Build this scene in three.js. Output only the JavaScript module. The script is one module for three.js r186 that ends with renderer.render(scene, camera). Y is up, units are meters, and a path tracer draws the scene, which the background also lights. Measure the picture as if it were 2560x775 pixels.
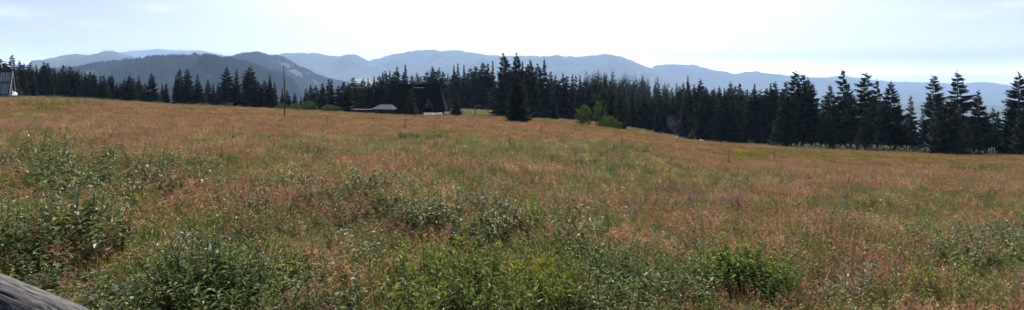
import * as THREE from 'three';
import { MarchingCubes } from 'three/addons/objects/MarchingCubes.js';
import { mergeVertices } from 'three/addons/utils/BufferGeometryUtils.js';
import { createNoise2D, createNoise3D } from 'simplex-noise';

// ---------------------------------------------------------------- camera, sky, sun, exposure
const EYE = 1.7, F = 1280, HOR = 185;                  // eye height; focal length and horizon row of the 2560 x 775 photograph
const scene = new THREE.Scene();
const camera = new THREE.PerspectiveCamera(2 * Math.atan(387.5 / F) * 180 / Math.PI, 2560 / 775, 0.1, 90000);
camera.position.set(0, EYE, 0);
camera.setViewOffset(2560, 775, 0, 387.5 - HOR, 2560, 775);
camera.updateProjectionMatrix();
const renderer = new THREE.WebGLRenderer();
renderer.toneMapping = THREE.LinearToneMapping;
renderer.toneMappingExposure = 1.55;
renderer.shadowMap.enabled = true;

const SUN_AZ = 0.06, SUN_EL = 40 * Math.PI / 180;      // azimuth to the right of straight ahead
const sunDir = new THREE.Vector3(Math.sin(SUN_AZ) * Math.cos(SUN_EL), Math.sin(SUN_EL), -Math.cos(SUN_AZ) * Math.cos(SUN_EL));
const sun = new THREE.DirectionalLight(new THREE.Color(1.0, 0.945, 0.86), 5.0);
sun.position.copy(sunDir).multiplyScalar(300); sun.target.position.set(0, -10, -70);
sun.castShadow = true; sun.shadow.radius = 1; sun.shadow.mapSize.set(4096, 4096);
Object.assign(sun.shadow.camera, { left: -190, right: 190, top: 190, bottom: -190, near: 1, far: 700 });
scene.add(sun, sun.target);

function rng(seed) { let a = seed >>> 0; return () => { a = (a + 0x6D2B79F5) >>> 0; let t = a; t = Math.imul(t ^ (t >>> 15), t | 1); t ^= t + Math.imul(t ^ (t >>> 7), t | 61); return ((t ^ (t >>> 14)) >>> 0) / 4294967296; }; }
const n2 = createNoise2D(rng(11)), n2b = createNoise2D(rng(12)), n3 = createNoise3D(rng(13));
const fbm = (x, y, o = 4) => { let s = 0, a = .5; for (let i = 0; i < o; i++) { s += a * n2(x, y); x = x * 2.03 + 7.1; y = y * 2.03 - 3.7; a *= .5; } return s; };
const clamp = (x, a = 0, b = 1) => Math.min(b, Math.max(a, x)), lerp = (a, b, t) => a + (b - a) * t;
const smooth = (a, b, x) => { const t = clamp((x - a) / (b - a)); return t * t * (3 - 2 * t); };
function table(rows, k = 1) { return (x) => { if (x <= rows[0][0]) return rows[0][k]; for (let i = 1; i < rows.length; i++) if (x <= rows[i][0]) { const t = (x - rows[i - 1][0]) / (rows[i][0] - rows[i - 1][0]); return lerp(rows[i - 1][k], rows[i][k], t); } return rows[rows.length - 1][k]; }; }

{ // the sky: clear blue air, paler towards the horizon and round the sun, a few thin wisps of cloud
  const W = 2048, Hh = 1024, d = new Float32Array(W * Hh * 4);
  const wisps = [[15, 29, 2.4, .5], [395, 20, 1.3, .35], [230, 59, 1.2, .25], [95, 103, 2.5, .4], [200, 100, 2.2, .3], [2405, 38, 2.4, .45], [2240, 30, 2.2, .3], [2550, 10, 1.5, .4]].map(([px, py, w, h]) => [Math.atan((px - 1280) / F), Math.atan((HOR - py) / F * Math.cos(Math.atan((px - 1280) / F))), w * Math.PI / 180, h * Math.PI / 180]);
  for (let j = 0; j < Hh; j++) {
    const el = ((j + .5) / Hh - .5) * Math.PI;
    for (let i = 0; i < W; i++) {
      const az = ((i + .5) / W - .5) * 2 * Math.PI, x = Math.cos(el) * Math.cos(az), z = Math.cos(el) * Math.sin(az), y = Math.sin(el);
      const g = Math.acos(clamp(x * sunDir.x + y * sunDir.y + z * sunDir.z, -1, 1)) * 180 / Math.PI;
      const s = Math.max(0, y), hz = Math.exp(-s * 7.5);
      let r = lerp(.06, .28, hz), gg = lerp(.13, .41, hz), b = lerp(.29, .68, hz);
      const a1 = 2.0 * Math.exp(-g / 16), a2 = 2.6 * Math.exp(-Math.pow(g / 33, 2)) + (7.5 * Math.exp(-s * 46) + .7 * Math.exp(-s * 18)) * (.2 + .8 * Math.exp(-Math.pow((Math.atan2(x, -z) - SUN_AZ) / 1.05, 2)));
      r += a1 + a2; gg += a1 * .97 + a2 * .93; b += a1 * .90 + a2 * .84;
      const fa = Math.atan2(x, -z); let c = 0;
      for (const [wa, we, ww, wh] of wisps) { const q = Math.exp(-Math.pow((fa - wa) / ww, 2) - Math.pow((el - we) / wh, 2)); if (q > .02) c = Math.max(c, q * clamp(.75 + 1.2 * fbm(fa * 45, el * 150, 4))); }
      r = lerp(r, 1.0, c * .8); gg = lerp(gg, 1.0, c * .8); b = lerp(b, 1.0, c * .8);
      const k = (j * W + i) * 4; d[k] = r; d[k + 1] = gg; d[k + 2] = b; d[k + 3] = 1;
    }
  }
  const sky = new THREE.DataTexture(d, W, Hh, THREE.RGBAFormat, THREE.FloatType);
  sky.mapping = THREE.EquirectangularReflectionMapping; sky.magFilter = THREE.LinearFilter; sky.minFilter = THREE.LinearFilter; sky.needsUpdate = true;
  scene.background = sky; scene.environment = sky;
}
scene.fog = new THREE.FogExp2(new THREE.Color(.46, .66, 1.0), 1.05e-4);

// ---------------------------------------------------------------- helpers
const V = (x, y, z) => new THREE.Vector3(x, y, z);
const taken = {};
function numbered(n) { const k = taken[n] = (taken[n] ?? -1) + 1; return k ? n + '_' + String(k).padStart(3, '0') : n; }
function shadows(o) { o.castShadow = o.receiveShadow = true; return o; }
function tag(o, label, category, group, kind) { if (label) o.userData.label = label; if (category) o.userData.category = category; if (group) o.userData.group = group; if (kind) o.userData.kind = kind; return o; }
function base(name, p, turn = 0) { const g = new THREE.Group(); g.name = numbered(name); g.position.copy(p); g.rotation.y = turn; scene.add(g); return g; }
function part(name, geo, mat, parent) { const m = shadows(new THREE.Mesh(geo, mat)); m.name = parent ? name : numbered(name); (parent || scene).add(m); return m; }
function structure(name, geo, mat, label) { const m = part(name, geo, mat); return tag(m, label, null, null, 'structure'); }

class MB {                                             // collects coloured triangles
  constructor() { this.p = []; this.c = []; }
  tri(a, b, c, k, k2 = k, k3 = k) { this.p.push(a[0], a[1], a[2], b[0], b[1], b[2], c[0], c[1], c[2]); this.c.push(...k, ...k2, ...k3); }
  quad(a, b, c, d, k, k2 = k) { this.tri(a, b, c, k, k, k2); this.tri(a, c, d, k, k2, k2); }
  blade(x, y, z, az, h, lean, w, k, k2 = k, seg = 2, bend = 2) { // a tapering, leaning blade of grass
    const cx = Math.cos(az), sz = Math.sin(az), wx = -sz * w * .5, wz = cx * w * .5; let pa = [x - wx, y, z - wz], pb = [x + wx, y, z + wz];
    for (let i = 1; i <= seg; i++) {
      const t = i / seg, o = lean * Math.pow(t, bend), yy = y + h * (t - .25 * Math.abs(lean / h) * t * t), px = x + cx * o, pz = z + sz * o, q = 1 - t;
      if (i === seg) { this.tri(pa, pb, [px, yy, pz], k, k, k2); } else { const a = [px - wx * q, yy, pz - wz * q], b = [px + wx * q, yy, pz + wz * q]; this.quad(pa, pb, b, a, k, k2); pa = a; pb = b; }
    }
    return [x + cx * lean, y + h * (1 - .25 * Math.abs(lean / h)), z + sz * lean];
  }
  leaf(p, dir, len, w, droop, k, k2 = k, roll = 0) {   // a folded pointed leaf from p along dir
    const d = V(...dir).normalize(), s = V(-d.z, 0, d.x); if (s.lengthSq() < 1e-4) s.set(1, 0, 0); s.normalize();
    const u = V().crossVectors(s, d).normalize(); s.applyAxisAngle(d, roll); u.applyAxisAngle(d, roll);
    const q = (t, side, lift) => [p[0] + d.x * len * t + s.x * side + u.x * lift, p[1] + d.y * len * t - droop * len * t * t + s.y * side + u.y * lift, p[2] + d.z * len * t + s.z * side + u.z * lift];
    const a = q(0, 0, 0), m = q(.45, 0, 0), e = q(1, 0, 0), l = q(.38, -w / 2, w * .18), r = q(.38, w / 2, w * .18), l2 = q(.7, -w * .36, w * .12), r2 = q(.7, w * .36, w * .12);
    this.tri(a, m, l, k); this.tri(a, r, m, k2); this.quad(l, m, e, l2, k); this.quad(m, r, r2, e, k2);
  }
  tube(pts, rad, sides, k, cap = true) {
    const rings = pts.map((p, i) => {
      const a = V(...pts[Math.max(0, i - 1)]), b = V(...pts[Math.min(pts.length - 1, i + 1)]), d = b.sub(a).normalize();
      const s = Math.abs(d.y) > .95 ? V(1, 0, 0) : V(0, 1, 0), e = V().crossVectors(d, s).normalize(), f = V().crossVectors(d, e), r = Array.isArray(rad) ? rad[i] : rad, out = [];
      for (let j = 0; j < sides; j++) { const t = j / sides * 2 * Math.PI; out.push([p[0] + (e.x * Math.cos(t) + f.x * Math.sin(t)) * r, p[1] + (e.y * Math.cos(t) + f.y * Math.sin(t)) * r, p[2] + (e.z * Math.cos(t) + f.z * Math.sin(t)) * r]); }
      return out;
    });
    for (let i = 1; i < rings.length; i++) for (let j = 0; j < sides; j++) { const n = (j + 1) % sides; this.quad(rings[i - 1][j], rings[i][j], rings[i][n], rings[i - 1][n], k); }
    if (cap) for (const [r, p] of [[rings[0], pts[0]], [rings[rings.length - 1], pts[pts.length - 1]]]) for (let j = 0; j < sides; j++) this.tri(r[j], r[(j + 1) % sides], p, k);
  }
  box(x0, x1, y0, y1, z0, z1, k) {
    const v = (i) => [i & 1 ? x1 : x0, i & 2 ? y1 : y0, i & 4 ? z1 : z0];
    for (const [a, b, c, d] of [[0, 2, 3, 1], [4, 5, 7, 6], [0, 1, 5, 4], [2, 6, 7, 3], [0, 4, 6, 2], [1, 3, 7, 5]]) this.quad(v(a), v(b), v(c), v(d), k);
  }
  geo(creased) {
    const g = new THREE.BufferGeometry(); g.setAttribute('position', new THREE.Float32BufferAttribute(this.p, 3)); g.setAttribute('color', new THREE.Float32BufferAttribute(this.c, 3));
    if (creased) { const m = mergeVertices(g, 1e-4); m.computeVertexNormals(); return m; }
    g.computeVertexNormals(); return g;
  }
}
const tint = (c, r, a) => { const f = 1 + (r() * 2 - 1) * a; return [c[0] * f, c[1] * f, c[2] * f]; };
const mixc = (a, b, t) => [lerp(a[0], b[0], t), lerp(a[1], b[1], t), lerp(a[2], b[2], t)];

function noiseTex(size, f, srgb = false) { const d = new Uint8Array(size * size * 4); for (let j = 0; j < size; j++) for (let i = 0; i < size; i++) { const c = f(i / size, j / size), k = (j * size + i) * 4; for (let q = 0; q < 3; q++) d[k + q] = clamp(c[q]) * 255; d[k + 3] = 255; } const t = new THREE.DataTexture(d, size, size); t.wrapS = t.wrapT = THREE.RepeatWrapping; t.magFilter = THREE.LinearFilter; t.minFilter = THREE.LinearMipmapLinearFilter; t.generateMipmaps = true; if (srgb) t.colorSpace = THREE.SRGBColorSpace; t.needsUpdate = true; return t; }
const tileN = (u, v, f, s = 0) => { const a = u * 2 * Math.PI, b = v * 2 * Math.PI, R = f / (2 * Math.PI); return .5 * (n3(R * Math.cos(a) + s, R * Math.sin(a), R * Math.cos(b)) + n3(R * Math.sin(b) + s, R * Math.cos(a) - 9, R * Math.sin(a))); };
const grainTex = noiseTex(256, (u, v) => { const g = .5 + .28 * tileN(u, v, 3, 1) + .3 * n2(u * 3, v * 60) * .6 + .1 * n2b(u * 40, v * 40); return [g, g, g]; });

const std = (o) => new THREE.MeshStandardMaterial({ roughness: .9, ...o });
const leafy = (o) => new THREE.MeshPhysicalMaterial({ vertexColors: true, color: new THREE.Color().setRGB(.82, .82, .82), roughness: 1, transmission: .48, thickness: 0, side: THREE.DoubleSide, ...o });
const M = {
  grass: leafy({ name: 'grass_blades', specularIntensity: .15 }),
  herb: leafy({ name: 'herb_leaves', transmission: .50, clearcoat: .34, clearcoatRoughness: .34, specularIntensity: .2 }),
  shrub: leafy({ name: 'shrub_leaves', transmission: .36, specularIntensity: .15 }),
  needles: new THREE.MeshPhysicalMaterial({ name: 'spruce_needles', vertexColors: true, side: THREE.DoubleSide, roughness: .85, specularIntensity: .1 }),
  bark: std({ name: 'bark', vertexColors: true, roughness: .95 }),
  stalk: std({ name: 'dry_stalk', vertexColors: true, side: THREE.DoubleSide }),
  shingle: new THREE.MeshPhysicalMaterial({ name: 'tarred_shingles', vertexColors: true, roughness: 1, specularIntensity: .05, side: THREE.DoubleSide }),
  wood: new THREE.MeshPhysicalMaterial({ name: 'weathered_wood', vertexColors: true, roughness: .9, specularIntensity: .3, side: THREE.DoubleSide }),
  land: std({ name: 'far_land', vertexColors: true, roughness: 1 }),
};

// ---------------------------------------------------------------- terrain
// edge of the meadow: [photo column, photo row, depth in metres]
const EDGE = [[-900, 236, 110], [-400, 236, 112], [0, 241, 112], [200, 247, 118], [400, 259, 120], [600, 266, 124], [760, 274, 128], [860, 279, 134], [940, 284, 138], [1100, 285, 142], [1290, 293, 140], [1400, 297, 140], [1440, 302, 138], [1500, 311, 134], [1600, 327, 138], [1700, 348, 140], [1800, 358, 126], [1900, 365, 112], [2000, 370, 98], [2200, 377, 92], [2400, 386, 88], [2560, 386, 90], [3300, 390, 90]];
const edgeRow = table(EDGE, 1), edgeZ0 = table(EDGE, 2);
const edgeDepth = (px) => edgeZ0(px) + 55 * Math.exp(-Math.pow((px - 1180) / 55, 2));
const slopeAt = (px) => { let s = 0; for (const o of [-60, -30, 0, 30, 60]) { const q = px + o; s += (edgeRow(q) - HOR) / F - (EYE - .36) / edgeZ0(q); } return s / 5; };
function ground(x, z) {
  const Z = -z, r = Math.hypot(x, z), th = Math.atan2(x, Z), lim = 1.0, tc = clamp(th, -lim, lim), px = 1280 + F * Math.tan(tc);
  let sr = slopeAt(px) * Math.cos(tc);
  const back = clamp((Math.abs(th) - lim) / (Math.PI - lim)); sr = lerp(sr, -.01, back * back * (3 - 2 * back));
  let h = -sr * r;
  const Zq = r * Math.cos(tc), near = smooth(2, 10, r);
  h += near * (.09 * n2(x / 7, z / 7) + .16 * n2(x / 26 + 5, z / 26)) * (1 - smooth(60, 110, r) * .6);
  h += 2.3 * Math.exp(-Math.pow((x + 15) / 26, 2) - Math.pow((Z - 200) / 34, 2));        // the mown bench beside the cabin
  const ridge = smooth(1380, 1540, px) * (1 - smooth(1930, 2080, px));                    // the wooded spur beyond the meadow
  const eb = edgeDepth(px) + lerp(44, 300, ridge), fall = Math.max(0, Zq - eb);
  h += ridge * 13 * Math.exp(-Math.pow((Zq - 340) / 110, 2));
  const left = 1 - smooth(120, 520, px);
  h += left * 4 * smooth(120, 190, Zq) * (1 - smooth(230, 320, Zq));
  h -= fall * lerp(.34, .42, smooth(0, 200, fall)) * smooth(0, 60, fall);
  return Math.max(h, -470 - 10 * n2(x / 900, z / 900));
}
const at = (px, py, Z) => V((px - 1280) / F * Z, EYE - (py - HOR) / F * Z, -Z);
const spot = (px, Z) => { const x = (px - 1280) / F * Z; return V(x, ground(x, -Z), -Z); };
function hit(px, py) { let a = 1.5, b = a; for (let Z = 1.5; Z < 400; Z *= 1.01) { const p = at(px, py, Z); if (p.y <= ground(p.x, p.z)) { b = Z; break; } a = Z; b = Z; } for (let i = 0; i < 20; i++) { const m = (a + b) / 2, p = at(px, py, m); if (p.y <= ground(p.x, p.z)) b = m; else a = m; } return spot(px, b); }

{ // the meadow and the slopes below it: one sheet, finer near the camera
  const NT = 300, rs = [0]; for (let r = .8; r < 2600; r *= 1.055) rs.push(r);
  const pos = [], uv = [], idx = [];
  for (const r of rs) for (let i = 0; i <= NT; i++) { const t = i / NT * 2 - 1, th = Math.PI * (.55 * t + .45 * t * t * t), x = r * Math.sin(th), z = -r * Math.cos(th); pos.push(x, ground(x, z), z); uv.push(x / 4, z / 4); }
  for (let j = 0; j + 1 < rs.length; j++) for (let i = 0; i < NT; i++) { const a = j * (NT + 1) + i, b = a + NT + 1; idx.push(a, b, a + 1, a + 1, b, b + 1); }
  const g = new THREE.BufferGeometry(); g.setAttribute('position', new THREE.Float32BufferAttribute(pos, 3)); g.setAttribute('uv', new THREE.Float32BufferAttribute(uv, 2)); g.setIndex(idx);
  g.computeVertexNormals(); const nn = g.attributes.normal; if (nn.getY(2000) < 0) { for (let i = 0; i < idx.length; i += 3) [idx[i], idx[i + 1]] = [idx[i + 1], idx[i]]; g.setIndex(idx); g.computeVertexNormals(); }
  const tex = noiseTex(512, (u, v) => { const a = .5 + .5 * tileN(u, v, 6, 3), b = .5 + .5 * tileN(u, v, 24, 5), c = .5 + .5 * tileN(u, v, 90, 8); const k = .55 + .5 * b * c, m = mixc([.36, .26, .17], [.26, .27, .11], a); return [m[0] * k, m[1] * k, m[2] * k]; }, true);
  structure('meadow_ground', g, std({ name: 'thatch_and_soil', map: tex, roughness: 1 }), 'sloping meadow ground under the long grass');
}
{ // valley floor
  const pos = [], col = [], idx = [], NT = 120, rs = [600]; for (let r = 1300; r < 15500; r *= 1.11) rs.push(r);
  for (const r of rs) for (let i = 0; i <= NT; i++) { const th = i / NT * 2 * Math.PI, x = r * Math.sin(th), z = -r * Math.cos(th), q = fbm(x / 1900, z / 1900), w = fbm(x / 500 + 9, z / 500); pos.push(x, -500 + 45 * q + 25 * w, z); col.push(...mixc([.03, .05, .025], [.22, .24, .10], smooth(.05, .35, w + .5 * q))); }
  for (let j = 0; j + 1 < rs.length; j++) for (let i = 0; i < NT; i++) { const a = j * (NT + 1) + i, b = a + NT + 1; idx.push(a, a + 1, b, a + 1, b + 1, b); }
  const g = new THREE.BufferGeometry(); g.setAttribute('position', new THREE.Float32BufferAttribute(pos, 3)); g.setAttribute('color', new THREE.Float32BufferAttribute(col, 3)); g.setIndex(idx); g.computeVertexNormals();
  structure('valley_floor', g, M.land, 'wide valley of fields and woods far below the meadow');
}
// mountains: crest polylines [photo column, photo row] at their own distance, with spurs, clearings and forest
function ridge(name, label, Z, W, pts, o = {}) {
  const { low = -480, seed = 0, forest = 0, clear = .62, rough = 1, field = [.11, .12, .05], summit = 0, step = 5, depthTilt = 0 } = o;
  const crest = table(pts), x0 = pts[0][0], x1 = pts[pts.length - 1][0], NU = Math.ceil((x1 - x0) / step), NV = 44, pos = [], col = [], idx = [];
  for (let i = 0; i <= NU; i++) {
    const px = lerp(x0, x1, i / NU), ends = Math.min(1, Math.min(i, NU - i) / NU * 8);
    let row = 0; for (const q of [-9, -4.5, 0, 4.5, 9]) row += crest(px + q) / 5;
    const Zc = Z * (1 + .05 * n2(px / 170, seed + 3)) * (1 + depthTilt * (px - (x0 + x1) / 2) / 1000);
    for (let j = 0; j <= NV; j++) {
      const v = j / NV, front = v < .72 ? 1 - v / .72 : 0, behind = v > .72 ? (v - .72) / .28 : 0;
      const Zp = Zc - front * W + behind * W * .8, X = (px - 1280) / F * lerp(Zc, Zp, .85);
      const top = EYE - (row - HOR) / F * Zc + rough * (W * .0035 * n2(px / 26, seed) + W * .0012 * n2(px / 5, seed + 9));
      const k = front || behind, prof = 1 - Math.pow(k, 1.25);
      let y = lerp(low, top, prof); const sp = Math.sin(Math.min(1, k * 1.25) * Math.PI);
      y += (top - low) * sp * (.30 * fbm(X / (W * .28) + seed, Zp / (W * .7) - seed, 3)) * ends;
      y = lerp(low - 40, y, Math.min(1, ends * 1.0 + .0));
      pos.push(X, y, -Zp);
      const c = fbm(X / (W * .22) + seed * 3, Zp / (W * .22), 4), c2 = fbm(X / (W * .06), Zp / (W * .06) + seed, 3), open = smooth(clear, clear + .08, c + .35 * c2 + summit * (1 - k) * smooth(.8, 1, 1 - k)), dk = 1 + .3 * c2;
      col.push(...mixc([.030 * dk, .050 * dk, .022 * dk], [field[0] * dk, field[1] * dk, field[2] * dk], open));
    }
  }
  for (let i = 0; i < NU; i++) for (let j = 0; j < NV; j++) { const a = i * (NV + 1) + j, b = a + NV + 1; idx.push(a, b, a + 1, a + 1, b, b + 1); }
  const g = new THREE.BufferGeometry(); g.setAttribute('position', new THREE.Float32BufferAttribute(pos, 3)); g.setAttribute('color', new THREE.Float32BufferAttribute(col, 3)); g.setIndex(idx); g.computeVertexNormals();
  structure(name, g, M.land, label);
  return { pos, NU, NV };
}
ridge('far_mountain_range', 'palest jagged range on the left skyline', 15000, 4300, [[200, 165], [235, 134], [265, 124], [285, 128], [305, 132], [330, 125], [365, 124], [392, 121], [430, 126], [470, 124], [505, 126], [545, 134], [590, 142], [640, 160]], { seed: 1, low: -500, rough: .5, step: 4 });
ridge('rounded_hill', 'rounded blue hill on the left skyline', 5600, 2400, [[-300, 190], [-100, 178], [20, 168], [75, 158], [120, 145], [160, 135], [190, 132], [230, 136], [262, 128], [285, 128], [310, 135], [335, 142], [360, 150], [420, 165], [520, 190]], { seed: 2 });
ridge('small_blue_hill', 'small blue summit peeping over the near wooded ridge', 7400, 2200, [[330, 178], [380, 149], [420, 134], [450, 131], [472, 136], [520, 150], [600, 180]], { seed: 3 });
const R3b = ridge('steep_wooded_spur', 'blue wooded spur dropping right into the valley', 4000, 1700, [[440, 165], [520, 150], [560, 143], [610, 138], [645, 135], [656, 138], [690, 142], [715, 147], [740, 163], [770, 178], [800, 192], [850, 206], [910, 222], [980, 250]], { seed: 4, forest: 1, rough: .6 });
const R3a = ridge('near_wooded_ridge', 'nearest dark wooded ridge with clearings, left of centre', 2300, 1200, [[-200, 205], [60, 188], [190, 171], [250, 161], [330, 153], [400, 146], [450, 142], [500, 138], [540, 142], [580, 152], [640, 168], [700, 190], [760, 218], [810, 240], [870, 275]], { seed: 5, forest: 1, rough: .6, field: [.05, .06, .022], clear: .60 });
ridge('pale_blue_mountain', 'pale blue mountain left of the saddle in mid skyline', 9800, 3600, [[560, 180], [640, 148], [690, 137], [740, 131], [800, 133], [850, 140], [886, 135], [905, 143], [928, 152], [960, 165], [1040, 190]], { seed: 6 });
ridge('twin_summit_mountain', 'pale blue mountain with two bare rounded summits', 11000, 4000, [[820, 195], [890, 165], [930, 150], [990, 133], [1040, 126], [1080, 122], [1105, 128], [1140, 124], [1180, 131], [1250, 138], [1340, 141], [1420, 150], [1520, 180]], { seed: 7, summit: .3, field: [.2, .2, .12] });
ridge('broad_dome_mountain', 'broad blue dome mountain falling away to the right', 10000, 3800, [[1180, 180], [1260, 155], [1340, 142], [1400, 140], [1470, 140], [1500, 138], [1522, 136], [1550, 140], [1590, 155], [1630, 171], [1670, 188], [1730, 205], [1800, 225]], { seed: 8, summit: .3, field: [.22, .21, .14] });
ridge('distant_blue_range', 'faint blue range right of the dome mountain', 12400, 3800, [[1540, 190], [1600, 170], [1640, 162], [1690, 160], [1740, 162], [1780, 173], [1830, 184], [1880, 177], [1920, 182], [1990, 190], [2050, 196], [2110, 200], [2200, 212], [2300, 222]], { seed: 9 });
ridge('faint_skyline_range', 'faintest long range on the right skyline', 14200, 3800, [[1850, 205], [1950, 195], [2050, 194], [2110, 189], [2170, 198], [2240, 205], [2330, 206], [2400, 211], [2440, 205], [2480, 206], [2520, 213], [2600, 211], [2750, 216], [3000, 225]], { seed: 10 });
ridge('valley_hills', 'low blue hills in the valley behind the right trees', 10500, 3000, [[1650, 245], [1760, 232], [1860, 222], [1950, 226], [2050, 218], [2140, 213], [2200, 219], [2300, 230], [2380, 226], [2460, 234], [2560, 232], [2700, 236], [2950, 245]], { seed: 11 });
ridge('dark_valley_hill', 'darker wooded hill low in the valley, far right', 4800, 1600, [[1700, 250], [1850, 236], [1960, 246], [2080, 262], [2200, 268], [2300, 256], [2380, 252], [2460, 262], [2560, 266], [2700, 262], [2900, 280]], { seed: 12, forest: 1, field: [.12, .15, .07] });
ridge('village_hill', 'low hill with pale fields at the valley head', 5900, 1000, [[700, 232], [780, 210], [840, 200], [890, 196], [940, 200], [1010, 206], [1100, 215], [1200, 235]], { seed: 14, clear: -.05, field: [.26, .26, .13], rough: .5 });

// ---------------------------------------------------------------- conifers
const NEEDLE = [[.022, .036, .015], [.018, .031, .015], [.027, .039, .016], [.034, .048, .018]];
function spruceGeo(seed, o) {
  const r = rng(seed), { H = 14, R = 2.6, whorls = 38, per = 8, m = 7, shape = .85, lift = .5, sparse = 0, colour = 0, lowest = .02, ragged = .3, tuft = 0 } = o;
  const crown = new MB(), trunk = new MB(), lean = (r() - .5) * .25, sway = (t) => [lean * t * t, (r() - .5) * .02];
  const tp = []; for (let i = 0; i <= 8; i++) tp.push([lean * (i / 8) ** 2, i / 8 * H * .995 - (i ? 0 : .4), 0]);
  trunk.tube(tp, tp.map((_, i) => H * .0125 * (1 - i / 8) + .015), 7, [.03, .024, .019]);
  const side = []; for (let i = 0; i < 8; i++) side.push(1 + (r() - .5) * ragged);
  for (let i = 0; i < whorls; i++) {
    const t = Math.pow((i + .5) / whorls, .92), y = H * (lowest + (.985 - lowest) * t);
    if (r() < sparse * .6) continue;
    const layer = .78 + .44 * r(), rad = (R * Math.pow(1 - t, shape) + .10) * layer, nb = Math.max(3, Math.round(per * (1 - .45 * t)));
    for (let b = 0; b < nb; b++) {
      if (r() < sparse * .4) continue;
      const yj = (r() - .5) * 2.6 * H / whorls, az = b / nb * 6.283 + i * 2.4 + (r() - .5) * .7, L = rad * (.65 + .5 * r()) * side[Math.floor(((az % 6.283) + 6.283) % 6.283 / 6.283 * 8) % 8], ca = Math.cos(az), sa = Math.sin(az);
      const rise = lerp(-.42, lift, t) + (r() - .5) * .25, tip = .16 + .1 * r(), c0 = NEEDLE[colour], cx = lean * t * t;
      const sp = (k) => [cx + ca * L * k, y + yj + L * (rise * k - .22 * Math.sin(k * 2.6) + tip * k * k * k), sa * L * k];
      const n = Math.max(2, Math.round(m * Math.min(1, .35 + L / 2)));
      { const f = .16 * L + .05, a5 = sp(.62), hang = .12 * L; crown.tri(sp(0), [a5[0] - sa * f, a5[1] - hang, a5[2] + ca * f], a5, tint(c0, r, .3)); crown.tri(sp(0), a5, [a5[0] + sa * f, a5[1] - hang * r(), a5[2] - ca * f], tint(c0, r, .3)); }
      crown.tri(sp(0), [sp(.6)[0] - sa * .03, sp(.6)[1], sp(.6)[2] + ca * .03], sp(1), tint(c0, r, .3));
      for (let k = 0; k < n; k++) {
        const u = .18 + .82 * (k + r() * .6) / n, p = sp(u), w = (.10 + .30 * L * (1 - u * .72)) * (.7 + .6 * r());
        for (const sg of [-1, 1]) {
          const fx = ca * .55 - sa * sg, fz = sa * .55 + ca * sg, dr = -.30 * w * (.4 + r()), q = .07 + .06 * r() + w * .13, col = tint(u > .75 ? mixc(c0, [.045, .065, .022], .45) : c0, r, .35);
          crown.tri([p[0] - ca * q, p[1], p[2] - sa * q], [p[0] + ca * q, p[1] + .02, p[2] + sa * q], [p[0] + fx * w, p[1] + dr, p[2] + fz * w], col);
        }
        if (m > 3 && r() < .8) { const hgt = .10 + .22 * r() * (1 + .3 * L); crown.tri([p[0] - ca * .09, p[1], p[2] - sa * .09], [p[0] + ca * .09, p[1], p[2] + sa * .09], [p[0] + (r() - .5) * .1, p[1] - hgt, p[2] + (r() - .5) * .1], tint(c0, r, .3)); }
      }
    }
  }
  for (let k = 0; k < 10 + tuft * 14; k++) { const a = r() * 6.283, y = H * (.955 + .04 * r()) , l = (.16 + .2 * r()) * (1 + tuft); crown.tri([lean - .02, y, 0], [lean + .02, y, .03], [lean + Math.cos(a) * l, y + l * .35, Math.sin(a) * l], tint(NEEDLE[colour], r, .3)); }
  crown.tri([lean - .04, H * .94, 0], [lean + .04, H * .94, .03], [lean, H, 0], NEEDLE[colour]);
  return { crown: crown.geo(), trunk: trunk.geo(), H, R };
}
const SPRUCE = {
  dense: spruceGeo(101, { R: 2.9 }), dense2: spruceGeo(102, { R: 3.2, colour: 1, whorls: 36 }), slim: spruceGeo(103, { R: 2.1, whorls: 40, per: 6, colour: 1 }), slim2: spruceGeo(104, { R: 2.3, ragged: .6, shape: .7, colour: 2 }),
  wide: spruceGeo(105, { R: 3.6, shape: .95, whorls: 40, per: 8, colour: 2 }), column: spruceGeo(106, { R: 2.4, shape: .5, ragged: .7, lift: .3, colour: 0 }),
  gappy: spruceGeo(107, { R: 2.5, shape: .62, sparse: .34, whorls: 46, lift: .22, colour: 2, m: 9, ragged: .8, tuft: .6 }), gappy2: spruceGeo(108, { R: 2.3, shape: .5, sparse: .28, whorls: 46, lift: .3, colour: 3, m: 8, ragged: .9, tuft: .9 }),
  young: spruceGeo(109, { H: 6, R: 1.9, whorls: 26, per: 8, m: 5, shape: .9, colour: 3, lowest: .04 }), bushy: spruceGeo(110, { H: 8, R: 2.9, whorls: 32, per: 9, m: 6, shape: .72, colour: 2, lowest: .01 }),
};
Object.assign(SPRUCE, { old: spruceGeo(111, { R: 2.7, ragged: 1.0, sparse: .18, shape: .7, whorls: 42, colour: 2, lift: .3 }), spire: spruceGeo(112, { R: 2.2, shape: 1.15, whorls: 42, colour: 1 }), twin: spruceGeo(113, { R: 2.8, ragged: .9, shape: .75, colour: 0, lift: .65 }), pale: spruceGeo(114, { R: 2.5, ragged: .5, colour: 3, shape: .8 }) });
const FARSPRUCE = [spruceGeo(121, { R: 2.3, whorls: 20, per: 6, m: 3 }), spruceGeo(122, { R: 1.9, whorls: 20, per: 5, m: 3, colour: 1, ragged: .7 }), spruceGeo(123, { R: 2.1, whorls: 20, per: 6, m: 3, shape: .6, colour: 2, ragged: .6 })];
const tr = rng(77);
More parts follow.
